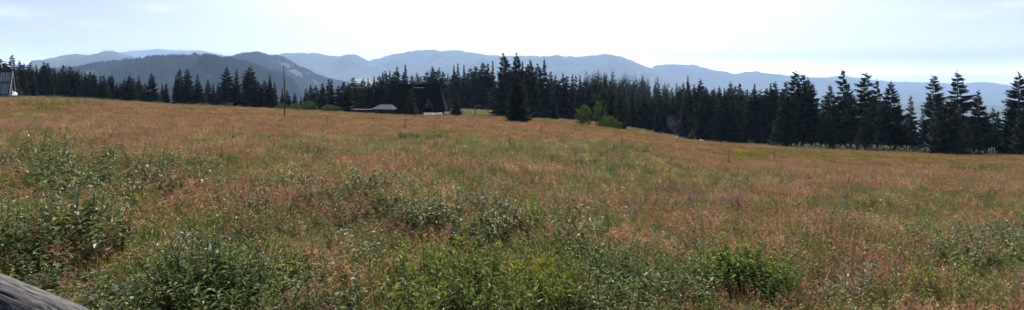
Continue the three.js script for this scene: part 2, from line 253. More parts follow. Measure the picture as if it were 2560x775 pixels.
function spruce(px, row, Z, kind, label, group, wide = 1) {
  const p = spot(px, Z), top = EYE - (row - HOR) / F * Z, h = Math.max(1.5, top - p.y), s = SPRUCE[kind];
  p.y -= .12; const t = base('spruce_tree', p, tr() * 6.283); tag(t, label, 'tree', group);
  const k = (h + .12) / s.H, w = k * wide * (.92 + .16 * tr());
  for (const [n, g, m] of [['trunk', s.trunk, M.bark], ['crown', s.crown, M.needles]]) { const q = part(n, g, m, t); q.scale.set(w, k, w); }
  return t;
}
// the forest edge: zones of [photo column, photo row of the tip, depth] and the label its look-alikes share
const KINDS = ['dense', 'dense2', 'slim', 'slim2', 'column', 'old', 'spire', 'twin', 'pale', 'spire'];
const ORD = 'first second third fourth fifth sixth seventh eighth ninth tenth eleventh twelfth thirteenth fourteenth fifteenth sixteenth seventeenth'.split(' ');
const zones = [
  ['lower spruce half hidden in the forest edge just right of the slatted hut', 'spruces behind the slatted hut', 128, 166, [[-60, 150], [-25, 146], [4, 147], [14, 152], [48, 152], [60, 157], [76, 158], [92, 163], [108, 153], [119, 157], [135, 168], [158, 161], [178, 166], [192, 175]], 1],
  ['lower spruce half hidden in the left forest edge below the rounded hill', 'spruces below the rounded hill', 132, 160, [[205, 180], [213, 176], [226, 178], [236, 179], [251, 186], [259, 188], [272, 190], [279, 187], [292, 203], [300, 201], [310, 197], [324, 187], [333, 194], [347, 187], [362, 206]], 1],
  ['lower spruce half hidden in the thin row below the near wooded ridge', 'spruces in the thin row left of the pole', 128, 146, [[378, 182], [405, 207], [414, 206], [440, 186], [450, 172], [469, 172], [494, 183], [520, 198], [533, 207], [545, 204], [567, 166], [592, 171], [627, 167], [645, 200], [660, 198], [675, 185], [686, 204]], .2],
  ['lower spruce half hidden in the forest dip right of the pole', 'short spruces in the dip', 134, 165, [[706, 219], [718, 225], [737, 231], [752, 240], [765, 220], [776, 210], [788, 212], [797, 222], [806, 206], [822, 195], [829, 194], [845, 213], [860, 201], [872, 205]], .5],
  ['lower spruce half hidden in the forest edge left of the A-frame cabin', 'spruces left of the cabin', 146, 185, [[882, 193], [890, 205], [897, 207], [908, 197], [920, 195], [935, 190], [948, 188], [957, 179], [963, 178], [975, 175], [984, 180], [994, 165], [1013, 160]], 1],
  ['lower spruce half hidden above the A-frame cabin roof', 'spruces above the cabin roof', 160, 200, [[1030, 187], [1042, 182], [1053, 188], [1066, 178], [1081, 166], [1098, 170], [1108, 178]], 1],
  ['lower spruce half hidden in the tall forest wall right of the A-frame cabin', 'spruces right of the cabin', 205, 230, [[1120, 182], [1135, 161], [1145, 157], [1160, 160], [1174, 170], [1186, 165], [1192, 166], [1208, 155], [1220, 155], [1232, 150]], 1],
  ['lower spruce half hidden behind the big lone spruce at mid meadow', 'tallest spruces at mid picture', 145, 175, [[1258, 134], [1291, 133], [1306, 151], [1318, 160], [1327, 147], [1344, 160], [1360, 147]], .8],
  ['lower spruce half hidden in the forest wall left of the round green bushes', 'spruces left of the bushes', 156, 200, [[1376, 178], [1388, 186], [1406, 181], [1416, 190], [1431, 184], [1440, 186], [1450, 186], [1463, 193], [1475, 203], [1490, 198], [1500, 202], [1515, 200]], 1],
  ['lower spruce half hidden in the forest wall behind the bushes and campfire', 'spruces behind the campfire', 150, 195, [[1528, 212], [1545, 215], [1560, 222], [1580, 218], [1596, 232], [1612, 228], [1630, 240], [1648, 230], [1664, 222], [1680, 216], [1698, 214], [1709, 205], [1720, 188], [1735, 212], [1750, 196]], 1],
  ['lower spruce half hidden in the forest wall right of the standing person', 'spruces right of the person', 134, 165, [[1766, 218], [1780, 224], [1797, 214], [1810, 218], [1826, 202], [1838, 214], [1850, 204], [1868, 222], [1886, 208], [1902, 222], [1914, 220], [1926, 206], [1939, 203], [1955, 224]], 1],
];
const fr = rng(78); let filler = 0;
for (const [label, group, Za, Zb, tips, fill] of zones) {
  tips.forEach(([px, row], i) => spruce(px, row, lerp(Za, Za + (Zb - Za) * .45, fr()), KINDS[Math.floor(fr() * KINDS.length)], ORD[i] + ' spruce tip from left among ' + group, group, 1.1 + .4 * fr()));
  const sil = table(tips), x0 = tips[0][0], x1 = tips[tips.length - 1][0], n = Math.round((x1 - x0) / 9.5 * fill);
  for (let i = 0; i < n; i++) { const px = x0 + (i + fr()) / n * (x1 - x0); spruce(px, sil(px) + 10 + 34 * fr() * fr() + 6 * fr(), lerp(Za - 3, Zb, fr()), KINDS[Math.floor(fr() * KINDS.length)], label, group + ', lower ones', 1.2 + .35 * fr()); filler++; }
}
spruce(30, 134, 126, 'gappy', 'tallest ragged spruce rising above the slatted hut', null);
// the taller trees on the right, each with its own look
const RT = 'spruces along the right edge of the meadow';
for (const [px, row, Z, kind, w, label] of [
  [1966, 201, 108, 'dense', 1.1, 'dense spruce at the left end of the tall right tree row'],
  [1990, 177, 112, 'gappy2', 1.05, 'tall spruce with a thick tufted tip, left part of the right tree row'],
  [2004, 185, 114, 'column', 1, 'columnar spruce close behind the thick tufted tip'],
  [2020, 194, 108, 'dense2', 1.1, 'broad spruce just right of the thick tufted tip'],
  [2033, 205, 112, 'dense', 1.1, 'spruce with a jutting right-hand branch tip'],
  [2055, 245, 116, 'slim', 1.1, 'low dark spruce filling the gap left of the thin-topped spruce'],
  [2077, 210, 104, 'dense', 1.15, 'pointed dense spruce just left of the thin-topped spruce'],
  [2108, 170, 110, 'gappy', .9, 'tallest thin-topped spruce showing sky between its branches'],
  [2119, 208, 112, 'column', .8, 'dark secondary top right beside the thin-topped spruce'],
  [2129, 222, 100, 'slim2', 1.2, 'smooth-sided spruce right of the thin-topped spruce'],
  [2168, 181, 106, 'gappy2', 1.1, 'tall loose-branched spruce in the middle of the right tree row'],
  [2193, 197, 108, 'gappy', .9, 'loose-branched spruce close right of the taller loose one'],
  [2168, 272, 92, 'wide', 1.0, 'low broad green spruce standing before the loose-branched pair'],
  [2227, 200, 96, 'dense2', 1.1, 'spruce with layered drooping tiers and dark broad foot'],
  [2213, 250, 100, 'column', 1.1, 'dark spruce tucked left of the tiered spruce'],
  [2275, 283, 98, 'slim', 1.3, 'short dark spruce with forked tip in the gap'],
  [2262, 300, 97, 'dense', 1.2, 'lowest dark spruce right of the tiered spruce'],
  [2307, 274, 96, 'slim', 1.2, 'dark slender spruce hugging the left of the grey-green spruce'],
  [2333, 189, 98, 'gappy2', 1.0, 'tall grey-green spruce with ragged thinning crown, right'],
  [2395, 175, 96, 'gappy', 1.15, 'tall bare-branched fir with flat tiers and tufted tip, right'],
  [2370, 254, 86, 'bushy', 1.05, 'sunlit broad green spruce in front of the bare-branched fir'],
  [2410, 300, 90, 'dense', 1.2, 'dark spruce at the foot of the bare-branched fir'],
  [2447, 224, 92, 'dense', 1.15, 'symmetrical cone-shaped spruce right of the bare-branched fir'],
  [2441, 292, 86, 'wide', .8, 'olive spruce at the foot of the cone-shaped spruce'],
  [2481, 268, 94, 'slim2', 1.2, 'small grey spruce left of the right frame edge'],
  [2495, 274, 96, 'slim', 1.1, 'small dark spruce beside the small grey one'],
  [2548, 179, 90, 'dense2', 1.15, 'very tall dark spruce at the right frame edge'],
  [2566, 240, 84, 'wide', 1.0, 'green-tinged spruce cut by the right frame edge'],
  [2525, 300, 90, 'dense', 1.3, 'dark spruce at the foot of the frame-edge giant'],
  [2625, 210, 92, 'dense', 1.1, 'spruce just outside the right frame edge'],
]) spruce(px, row, Z, kind, label, RT, w * 1.05);
for (let i = 0; i < 20; i++) { const px = i < 12 ? 1955 + 325 * (i + fr()) / 12 : 2300 + 270 * (i - 12 + fr()) / 8; spruce(px, (i < 12 ? 235 : 285) + 45 * fr(), lerp(100, 122, fr()), KINDS[Math.floor(fr() * KINDS.length)], 'lower spruce half hidden between the tall trees of the right row', 'lower spruces of the right tree row', 1 + .3 * fr()); }
// lone conifers on the meadow
spruce(1292, 189, 78, 'bushy', 'big lone bushy spruce standing out on the mid meadow', null, 1.0);
spruce(1028, 221, 118, 'young', 'small spruce standing in front of the A-frame cabin', null, 1.0);
spruce(1140, 227, 132, 'young', 'small spruce on the mown grass right of the cabin', null, .9);
spruce(1553, 268, 104, 'dense', 'narrow spruce just right of the round green bushes', null, 1.25);
spruce(1384, 222, 140, 'wide', 'olive spruce with low skirts right of the big lone spruce', null, .8);
spruce(1643, 260, 142, 'wide', 'light-edged spruce left of the campfire smoke', null, .7);
spruce(1712, 240, 138, 'wide', 'spruce with pale drooping tips above the standing person', null, .7);

{ // the deep forest behind the edge, which reads as one mass
  const r = rng(501), lists = [[], [], []], m = new THREE.Matrix4(), q = new THREE.Quaternion(), up = V(0, 1, 0);
  const add = (px, Z, h) => { const p = spot(px, Z), k = Math.floor(r() * 3), s = h / 14; p.y -= .2; lists[k].push(m.compose(p, q.setFromAxisAngle(up, r() * 6.283), V(s * (.95 + .3 * r()), s, s * (.95 + .3 * r()))).clone()); };
  for (let i = 0; i < 1500; i++) add(1400 + 620 * r(), 200 + 290 * Math.sqrt(r()), 15 + 6 * r());
  for (let i = 0; i < 700; i++) add(-500 + 700 * r(), 140 + 90 * r(), 5.4 + 2.6 * r());
  for (let i = 0; i < 120; i++) add(900 + 480 * r(), 215 + 30 * r(), 11 + 4 * r());
  for (let i = 0; i < 160; i++) add(2600 + 700 * r(), 92 + 60 * r(), 11 + 6 * r());
  for (const [name, geo, mat, key] of [['forest_crowns', 'crown', M.needles], ['forest_trunks', 'trunk', M.bark]]) for (let k = 0; k < 3; k++) {
    const im = shadows(new THREE.InstancedMesh(FARSPRUCE[k][geo], mat, lists[k].length)); lists[k].forEach((x, i) => im.setMatrixAt(i, x)); im.name = numbered(name); scene.add(im);
    tag(im, geo === 'crown' ? 'deep spruce forest massed behind the meadow edge' : 'trunks of the deep spruce forest', 'forest', 'deep forest', 'stuff');
  }
  // woods on the nearer mountain faces
  const t = new MB(); for (const [y0, y1, w] of [[0, 13, 4.4], [6, 20, 3]]) for (let s = 0; s < 4; s++) { const a = s * 1.571, b = a + 1.571; t.tri([Math.cos(a) * w, y0, Math.sin(a) * w], [0, y1, 0], [Math.cos(b) * w, y0, Math.sin(b) * w], [.034, .050, .028]); }
  const g = t.geo(), pl = [];
  for (const { pos, NU, NV } of [R3a, R3b]) for (let n = 0; n < 42000; n++) {
    const i = Math.floor(r() * NU), j = Math.floor(r() * NV * .78), u = r(), v = r(), P = (a, b, c) => pos[((i + a) * (NV + 1) + j + b) * 3 + c];
    const x = lerp(lerp(P(0, 0, 0), P(1, 0, 0), u), lerp(P(0, 1, 0), P(1, 1, 0), u), v), y = lerp(lerp(P(0, 0, 1), P(1, 0, 1), u), lerp(P(0, 1, 1), P(1, 1, 1), u), v), z = lerp(lerp(P(0, 0, 2), P(1, 0, 2), u), lerp(P(0, 1, 2), P(1, 1, 2), u), v);
    if (y < -420 || fbm(x / 330 + 4, z / 330, 3) > .36) continue; const s = .7 + .7 * r(); pl.push(m.compose(V(x, y - 2, z), q.setFromAxisAngle(up, r() * 6.28), V(s * 1.4, s, s * 1.4)).clone());
  }
  const im = shadows(new THREE.InstancedMesh(g, M.needles, pl.length)); pl.forEach((x, i) => im.setMatrixAt(i, x)); im.name = 'mountain_woods'; scene.add(im); tag(im, 'far spruce woods covering the near mountain ridges', 'forest', null, 'stuff');
}

// ---------------------------------------------------------------- buildings and things out on the meadow
{ // the A-frame cabin: a steep dark roof with slightly hipped ends, a gabled porch and low log walls
  const Z = 132, c = spot(1048, Z), k = Z / F, y0 = c.y, t = base('timber_cabin', V(c.x, y0, c.z), .05); tag(t, 'large black A-frame timber cabin with a steep roof, mid meadow', 'cabin');
  const dark = [.007, .006, .006], mk = (name, f, parent = t, mat = M.shingle) => { const b = new MB(); f(b); return part(name, b.geo(), mat, parent); };
  mk('wall', b => { b.box(-6.1, 6.1, -1.2, 2.1, -3.9, 3.9, [.035, .024, .016]); for (let i = 0; i < 7; i++) b.tube([[-6.2, .15 + i * .28, 3.92], [6.2, .15 + i * .28, 3.92]], .13, 6, [.045, .03, .02]); });
  const eave = 1.25, H = 8.05, ex = 7.15, rx = 5.25, ez = 4.9;
  const roof = mk('roof', b => {
    const E = [[-ex, eave, ez], [ex, eave, ez], [ex, eave, -ez], [-ex, eave, -ez]], A = [-rx, H, 0], B = [rx, H, 0];
    const n = 22; for (let i = 0; i < n; i++) { const s = i / n, e = (i + 1) / n, q = (a, bb, w, o) => [lerp(a[0], bb[0], w) , lerp(a[1], bb[1], w) + o * .35, lerp(a[2], bb[2], w) + Math.sign(a[2]) * o]; const k2 = tint(dark, tr, .3);
      for (const [L, Rr] of [[E[0], E[1]], [E[2], E[3]]]) { const LA = L[0] < 0 ? A : B, RA = Rr[0] < 0 ? A : B; b.quad(q(L, LA, s, .05), q(Rr, RA, s, .05), q(Rr, RA, e, 0), q(L, LA, e, 0), k2); b.quad(q(L, LA, s, 0), q(Rr, RA, s, 0), q(Rr, RA, s, .05), q(L, LA, s, .05), k2); } }
    b.tri(E[1], E[2], B, dark); b.tri(E[3], E[0], A, [.010, .007, .006]); b.quad(E[0], E[3], E[2], E[1], dark);
  });
  mk('ridge_board', b => b.box(-rx - .2, rx + .2, H - .06, H + .14, -.22, .22, [.025, .02, .018]), roof);
  mk('chimney', b => { b.box(-1.75, -.95, H - 1, H + .45, -.45, .35, [.05, .04, .035]); b.box(-1.85, -.85, H + .45, H + .56, -.55, .45, [.06, .05, .045]); }, roof);
  mk('roof_light', b => { const y = 7.15, z = .82; b.box(-1.4, 1.4, y, y + .14, z - .3, z + .32, [.32, .30, .27]); b.box(-1.3, 1.3, y - .75, y - .01, z - .3, z + .26, [.02, .02, .025]); }, roof);
  const px = 2.55; // porch gable
  mk('porch_gable', b => { b.tri([px - 1.35, 2.2, 5.0], [px + 1.35, 2.2, 5.0], [px, 4.2, 5.0], [.03, .02, .014]); for (const s of [-1, 1]) b.quad([px + s * 1.6, 1.95, 5.35], [px, 4.45, 5.35], [px, 4.45, 2.3], [px + s * 1.6, 1.95, 2.3], [.022, .017, .014]); for (const s of [-1, 1]) b.box(px + s * 1.25 - .09, px + s * 1.25 + .09, -.6, 2.2, 4.85, 5.03, [.05, .034, .024]); });
  mk('window', b => b.tri([px - .24, 2.85, 5.03], [px + .24, 2.85, 5.03], [px, 3.4, 5.03], [.2, .21, .2]));
  mk('door', b => { b.box(px - .55, px + .55, -.2, 2.0, 4.0, 4.08, [.085, .05, .03]); });
  mk('door_frame', b => { for (const s of [-1, 1]) b.box(px + s * .62 - .07, px + s * .62 + .07, -.2, 2.1, 3.95, 4.12, [.04, .028, .02]); b.box(px - .69, px + .69, 2.1, 2.22, 3.95, 4.12, [.04, .028, .02]); });
  for (const s of [-4.2, -1.6, 5.0]) { const w = mk('window', b => b.box(s - .45, s + .45, .75, 1.6, 4.0, 4.06, [.015, .017, .02])); part('frame', (() => { const b = new MB(); for (const q of [-.5, .5]) b.box(s + q - .05, s + q + .05, .7, 1.65, 3.99, 4.1, [.06, .045, .03]); b.box(s - .45, s + .45, 1.6, 1.68, 3.99, 4.1, [.06, .045, .03]); b.box(s - .45, s + .45, .67, .75, 3.99, 4.1, [.06, .045, .03]); return b.geo(); })(), M.wood, w); }
  for (const s of [-6.6, 6.6]) mk('post', b => b.box(s - .11, s + .11, -1.4, 1.3, 4.4, 4.62, [.04, .03, .022]));
}
function bench(px, Z, w, turn, label, colour) { const p = spot(px, Z), t = base('picnic_bench', p, turn); tag(t, label, 'bench'); const mk = (n, ...a) => { const b = new MB(); b.box(...a, colour); part(n, b.geo(), M.wood, t); };
  mk('table_top', -w / 2, w / 2, .70, .76, -.38, .38); for (const s of [-1, 1]) { mk('seat', -w / 2, w / 2, .42, .47, s * .72 - .14, s * .72 + .14); mk('leg', s * w * .36 - .05, s * w * .36 + .05, -.15, .70, -.72, .72); } }
bench(1073, 124, 2.7, .05, 'pale wooden picnic bench on the grass before the cabin door', [.62, .60, .56]);
bench(1096, 122, 1.9, .5, 'second pale picnic bench near the right cabin corner', [.58, .55, .50]);
bench(1111, 146, 2.2, .2, 'grey picnic bench on mown grass behind the right cabin corner', [.40, .37, .33]);
bench(1128, 150, 1.8, -.5, 'small grey picnic bench left of the small right spruce', [.36, .33, .30]);
{ // shed left of the cabin
  const Z = 128, c = spot(966, Z), t = base('wooden_shed', c.add(V(0, .25, 0)), -.28); tag(t, 'low plank shed with a pale grey hipped roof, left of the cabin', 'shed');
  const mk = (n, f, par = t) => { const b = new MB(); f(b); return part(n, b.geo(), M.wood, par); };
  const w = mk('wall', b => b.box(-2.7, 2.7, -.9, 1.45, -1.9, 1.9, [.045, .034, .026]));
  for (let i = 0; i < 14; i++) mk('plank', b => b.box(-2.7 + i * .386 + .02, -2.7 + (i + 1) * .386 - .02, -.9, 1.45, 1.9, 1.93, tint([.05, .038, .028], tr, .4)), w);
  const roof = mk('roof', b => { const e = [[-3.1, 1.4, 2.3], [3.1, 1.4, 2.3], [3.1, 1.4, -2.3], [-3.1, 1.4, -2.3]], A = [-1.5, 2.45, 0], B = [1.5, 2.45, 0], g = [.055, .054, .052]; b.quad(e[0], e[1], B, A, g); b.quad(e[2], e[3], A, B, g); b.tri(e[1], e[2], B, [.08, .08, .085]); b.tri(e[3], e[0], A, g); b.quad(e[0], e[3], e[2], e[1], [.1, .09, .08]); });
  mk('ridge_cap', b => b.tube([[-1.55, 2.46, 0], [1.55, 2.46, 0]], .06, 6, [.2, .19, .18]), roof);
  mk('door', b => b.box(.6, 1.5, -.6, 1.2, 1.94, 1.98, [.06, .04, .03]));
}
{ // open shelter with a thin flat roof
  const Z = 128, c = spot(909, Z), t = base('open_shelter', c.add(V(0, .2, 0)), -.1); tag(t, 'open shelter with a thin flat roof on posts, left of the shed', 'shelter');
  const mk = (n, ...a) => { const b = new MB(); b.box(...a); part(n, b.geo(), M.wood, t); };
  mk('roof', -2.7, 2.7, .98, 1.12, -1.5, 1.5, [.03, .028, .026]); for (const x of [-1.9, -.3, 1.45, 2.35]) for (const z of [-1.2, 1.2]) mk('post', x - .07, x + .07, -.8, .98, z - .07, z + .07, [.07, .05, .04]); mk('shelf', -.55, .1, -.5, .6, -.3, .3, [.04, .03, .025]);
}
{ // slatted A-frame hut at the left edge
  const top = at(31, 180, 108), ga = Math.atan2(28, 128) , g0 = ground(top.x, top.z), Hh = top.y - g0, t = base('slatted_hut', V(top.x, g0, top.z), .46); tag(t, 'slatted A-frame hut with pale boards, cut by the left frame edge', 'hut');
  const L = 7, hw = 1.9, mk = (n, f, par = t) => { const b = new MB(); f(b); return part(n, b.geo(), M.wood, par); };   // local: ridge along -x, gable at x = 0, front +z
  const roof = mk('roof', b => { b.quad([-L, -.4, hw], [0, -.4, hw], [0, Hh, 0], [-L, Hh, 0], [.06, .055, .05]); b.quad([0, -.4, -hw], [-L, -.4, -hw], [-L, Hh, 0], [0, Hh, 0], [.05, .045, .04]); });
  mk('gable', b => { b.tri([-.12, -.4, hw * .93], [-.12, -.4, -hw * .93], [-.12, Hh - .3, 0], [.055, .035, .026]); b.tri([-L + .1, -.4, hw], [-L + .1, -.4, -hw], [-L + .1, Hh, 0], [.05, .035, .026]); });
  const pt = (x, s, o) => { const f = s; return [x, lerp(-.3, Hh, f) + o * .34, lerp(hw, 0, f) + o]; };
  for (const [s0, s1] of [[.02, .185], [.225, .60], [.655, .985]]) for (let i = 0; i < 17; i++) { const x = -.22 - i * .42 - .04 * tr(), w = .26 + .06 * tr(), k = tint([.24, .225, .21], tr, .22), q = (a, b2) => mk('roof_board', b => { b.quad(pt(x - w, a, .06), pt(x, a, .06), pt(x, b2, .06), pt(x - w, b2, .06), k); b.quad(pt(x, a, 0), pt(x, b2, 0), pt(x, b2, .06), pt(x, a, .06), k); b.quad(pt(x - w, a, 0), pt(x - w, b2, 0), pt(x - w, b2, .06), pt(x - w, a, .06), k); b.quad(pt(x - w, a, 0), pt(x, a, 0), pt(x, a, .06), pt(x - w, a, .06), k); }, roof); q(s0 + .01 * tr(), s1 - .012 * tr()); }
  for (const s of [1, -1]) mk('bargeboard', b => b.tube([[.06, -.4, s * (hw + .08)], [.06, Hh + .12, 0]], .10, 4, [.5, .48, .45]), roof);
  const w = base('canvas_awning', V(0, 0, 0)); const a = at(31, 226, 107.2), e = at(43.5, 233, 107.0), f = at(42, 237.5, 106), d = at(30, 238, 105.6), b = new MB(), wc = [.7, .69, .67];
  const P = v => [v.x, v.y, v.z], mid = at(37, 229.5, 106.4); for (const [p, q] of [[a, e], [e, f], [f, d], [d, a]]) { b.tri(P(p), P(q), P(mid), wc); const dn = v => [v.x, v.y - .22, v.z]; b.quad(P(p), P(q), dn(q), dn(p), wc); }
  part('canvas', b.geo(), std({ name: 'white_canvas', vertexColors: true, side: THREE.DoubleSide }), w);
  for (const p of [a, e, f, d]) { const bb = new MB(), gy = ground(p.x, p.z) - .1; bb.tube([[p.x, gy, p.z], [p.x, p.y - .02, p.z]], .035, 5, [.2, .16, .12]); part('pole', bb.geo(), M.wood, w); }
  tag(w, 'small white canvas awning beside the slatted hut gable', 'awning');
}
{ // bare pole
  const Z = 60, p = spot(711, Z), h = EYE - (166 - HOR) / F * Z - p.y, t = base('bare_pole', p); tag(t, 'tall thin bare pole standing alone in the red grass', 'pole');
  const b = new MB(), pts = [], rad = []; for (let i = 0; i <= 12; i++) { const q = i / 12; pts.push([.03 * Math.sin(q * 5) - .10 * Math.max(0, q - .7) ** 1.5 * 4, -.3 + q * (h + .3), .02 * Math.cos(q * 7)]); rad.push(.085 - .045 * q); } b.tube(pts, rad, 8, [.045, .03, .025]); part('shaft', b.geo(true), M.bark, t);
}
{ // post with a short arm
  const Z = 138, p = spot(1188, Z), t = base('arm_post', p); tag(t, 'wooden post with a short side arm on the mown grass', 'post'); const h = EYE - (263 - HOR) / F * Z - p.y;
  const b = new MB(); b.box(-.11, .11, -.4, h, -.11, .11, [.16, .13, .11]); part('post', b.geo(), M.wood, t); const c = new MB(); c.box(.115, 1.5, h - .28, h - .08, -.07, .07, [.14, .11, .09]); part('arm', c.geo(), M.wood, t);
}
// ---------------------------------------------------------------- campfire, person
{
  const P = spot(1690, 137);
  const f = base('campfire', P); tag(f, 'smoking campfire ring at the far right edge of the meadow', 'campfire'); const r = rng(9);
  for (let i = 0; i < 11; i++) { const a = i / 11 * 6.283, g = new THREE.IcosahedronGeometry(.17 + .06 * r(), 1), s = part('stone', g, std({ color: new THREE.Color().setRGB(.16, .15, .14) }), f); s.position.set(Math.cos(a) * .75, .06, Math.sin(a) * .75); s.scale.set(1, .7, .9); }
  for (let i = 0; i < 4; i++) { const a = i * .8, b = new MB(); b.tube([[Math.cos(a) * .5, .05, Math.sin(a) * .5], [-Math.cos(a) * .3, .28, -Math.sin(a) * .3]], .06, 6, [.03, .025, .022]); part('firewood', b.geo(), M.bark, f); }
  const sm = std({ name: 'thin_smoke', color: new THREE.Color().setRGB(.75, .8, .9), transparent: true, opacity: .006, roughness: 1, depthWrite: false });
  const smoke = base('smoke', V(P.x, P.y, P.z)); tag(smoke, 'thin bluish smoke drifting up from the campfire', 'smoke', null, 'stuff');
  for (let i = 0; i < 22; i++) { const q = i / 22, g = new THREE.IcosahedronGeometry(1, 3), n = g.attributes.position; for (let k = 0; k < n.count; k++) { const v = V().fromBufferAttribute(n, k), s = 1 + .35 * n3(v.x * 1.6 + i, v.y * 1.6, v.z * 1.6); n.setXYZ(k, v.x * s, v.y * s, v.z * s); } g.computeVertexNormals(); const m = new THREE.Mesh(g, sm); m.name = 'puff'; m.position.set(-q * 1.6 + (r() - .5) * q * 1.8, .5 + q * 4.4, (r() - .5) * q * 1.5); const s = .22 + q * .95; m.scale.set(s, s * 1.2, s); smoke.add(m); }
  const lp = spot(1706, 134), lg = base('sitting_log', lp, .08); tag(lg, 'dark log seat lying beside the campfire', 'log'); const b = new MB(); b.tube([[-1.35, .25, 0], [0, .27, .05], [1.35, .24, 0]], [.24, .25, .22], 9, [.10, .09, .085]); part('trunk', b.geo(true), M.bark, lg);
  for (const [px, Z, w, label] of [[1691, 132, .22, 'white bag at the left end of the dark log seat'], [1751, 131, .26, 'larger white bag on the blanket right of the person'], [1757, 131, .18, 'smaller white bag on the blanket right of the person']]) {
    const p = spot(px, Z), t = base('white_bag', V(p.x, p.y + .22, p.z)); tag(t, label, 'bag'); const g = new THREE.IcosahedronGeometry(w, 3), n = g.attributes.position; for (let k = 0; k < n.count; k++) { const v = V().fromBufferAttribute(n, k), s = 1 + .18 * n3(v.x * 6 + px, v.y * 6, v.z * 6); n.setXYZ(k, v.x * s * 1.1, Math.max(-.24, v.y * s), v.z * s * .8); } g.computeVertexNormals(); part('sack', g, std({ color: new THREE.Color().setRGB(.8, .8, .8) }), t); const h = new MB(); h.tube([[-.08, w * .8, 0], [-.05, w * 1.25, 0], [.05, w * 1.25, 0], [.08, w * .8, 0]], .018, 5, [.7, .7, .7]); part('handle', h.geo(), M.wood, t); }
  const bl = spot(1753, 130.6), bt = base('picnic_blanket', bl); tag(bt, 'dull purple picnic blanket spread right of the person', 'blanket'); const bb = new MB(); for (let i = 0; i < 10; i++) for (let j = 0; j < 6; j++) { const q = (a, c) => { const x = -1.5 + a * .3, z = -.8 + c * .27; return [x, ground(bl.x + x, bl.z + z) - bl.y + .24 + .05 * n2(x * 2, z * 2), z]; }; bb.quad(q(i, j), q(i + 1, j), q(i + 1, j + 1), q(i, j + 1), [.12, .07, .10]); } part('cloth', bb.geo(true), std({ vertexColors: true, side: THREE.DoubleSide }), bt);
}
function person(p, turn, label, joints, bones, colours, head) {   // one continuous body from tapered capsules
  const res = 88, S = 1.05, mc = new MarchingCubes(res, new THREE.MeshBasicMaterial(), false, false, 120000); mc.isolation = 0;
  const half = S, sd = (x, y, z) => { let d = 9; for (const [a, b] of bones) { const A = joints[a], B = joints[b], bx = B[0] - A[0], by = B[1] - A[1], bz = B[2] - A[2], t = clamp(((x - A[0]) * bx + (y - A[1]) * by + (z - A[2]) * bz) / (bx * bx + by * by + bz * bz + 1e-9)), q = Math.hypot(x - A[0] - bx * t, y - A[1] - by * t, z - A[2] - bz * t) - lerp(A[3], B[3], t), k = .035, h = clamp(.5 + .5 * (d - q) / k); d = lerp(d, q, h) - k * h * (1 - h); } return d; };
  for (let k = 0; k < res; k++) for (let j = 0; j < res; j++) for (let i = 0; i < res; i++) mc.field[i + j * res + k * res * res] = -sd((i - res / 2) / (res / 2) * half, (j - res / 2) / (res / 2) * half + .92, (k - res / 2) / (res / 2) * half);
  mc.update(); const n = mc.count, pos = new Float32Array(n * 3), nor = mc.normalArray.slice(0, n * 3), col = new Float32Array(n * 3);
  for (let i = 0; i < n; i++) { const x = mc.positionArray[i * 3] * half, y = mc.positionArray[i * 3 + 1] * half + .92, z = mc.positionArray[i * 3 + 2] * half; pos.set([x, y, z], i * 3); col.set(colours(x, y, z), i * 3); }
  const g = new THREE.BufferGeometry(); g.setAttribute('position', new THREE.BufferAttribute(pos, 3)); g.setAttribute('normal', new THREE.BufferAttribute(nor, 3)); g.setAttribute('color', new THREE.BufferAttribute(col, 3));
  const t = base('person', p, turn); tag(t, label, 'person'); part('body', g, std({ name: 'clothed_body', vertexColors: true, side: THREE.DoubleSide }), t);
  const hg = new THREE.SphereGeometry(.112, 18, 12, 0, 6.283, 0, 1.75); const hm = part('hair', hg, std({ color: new THREE.Color().setRGB(.03, .02, .015) }), t); hm.position.set(head[0], head[1] + .03, head[2] - .015); hm.scale.set(.92, 1.1, 1.05);
  return t;
}
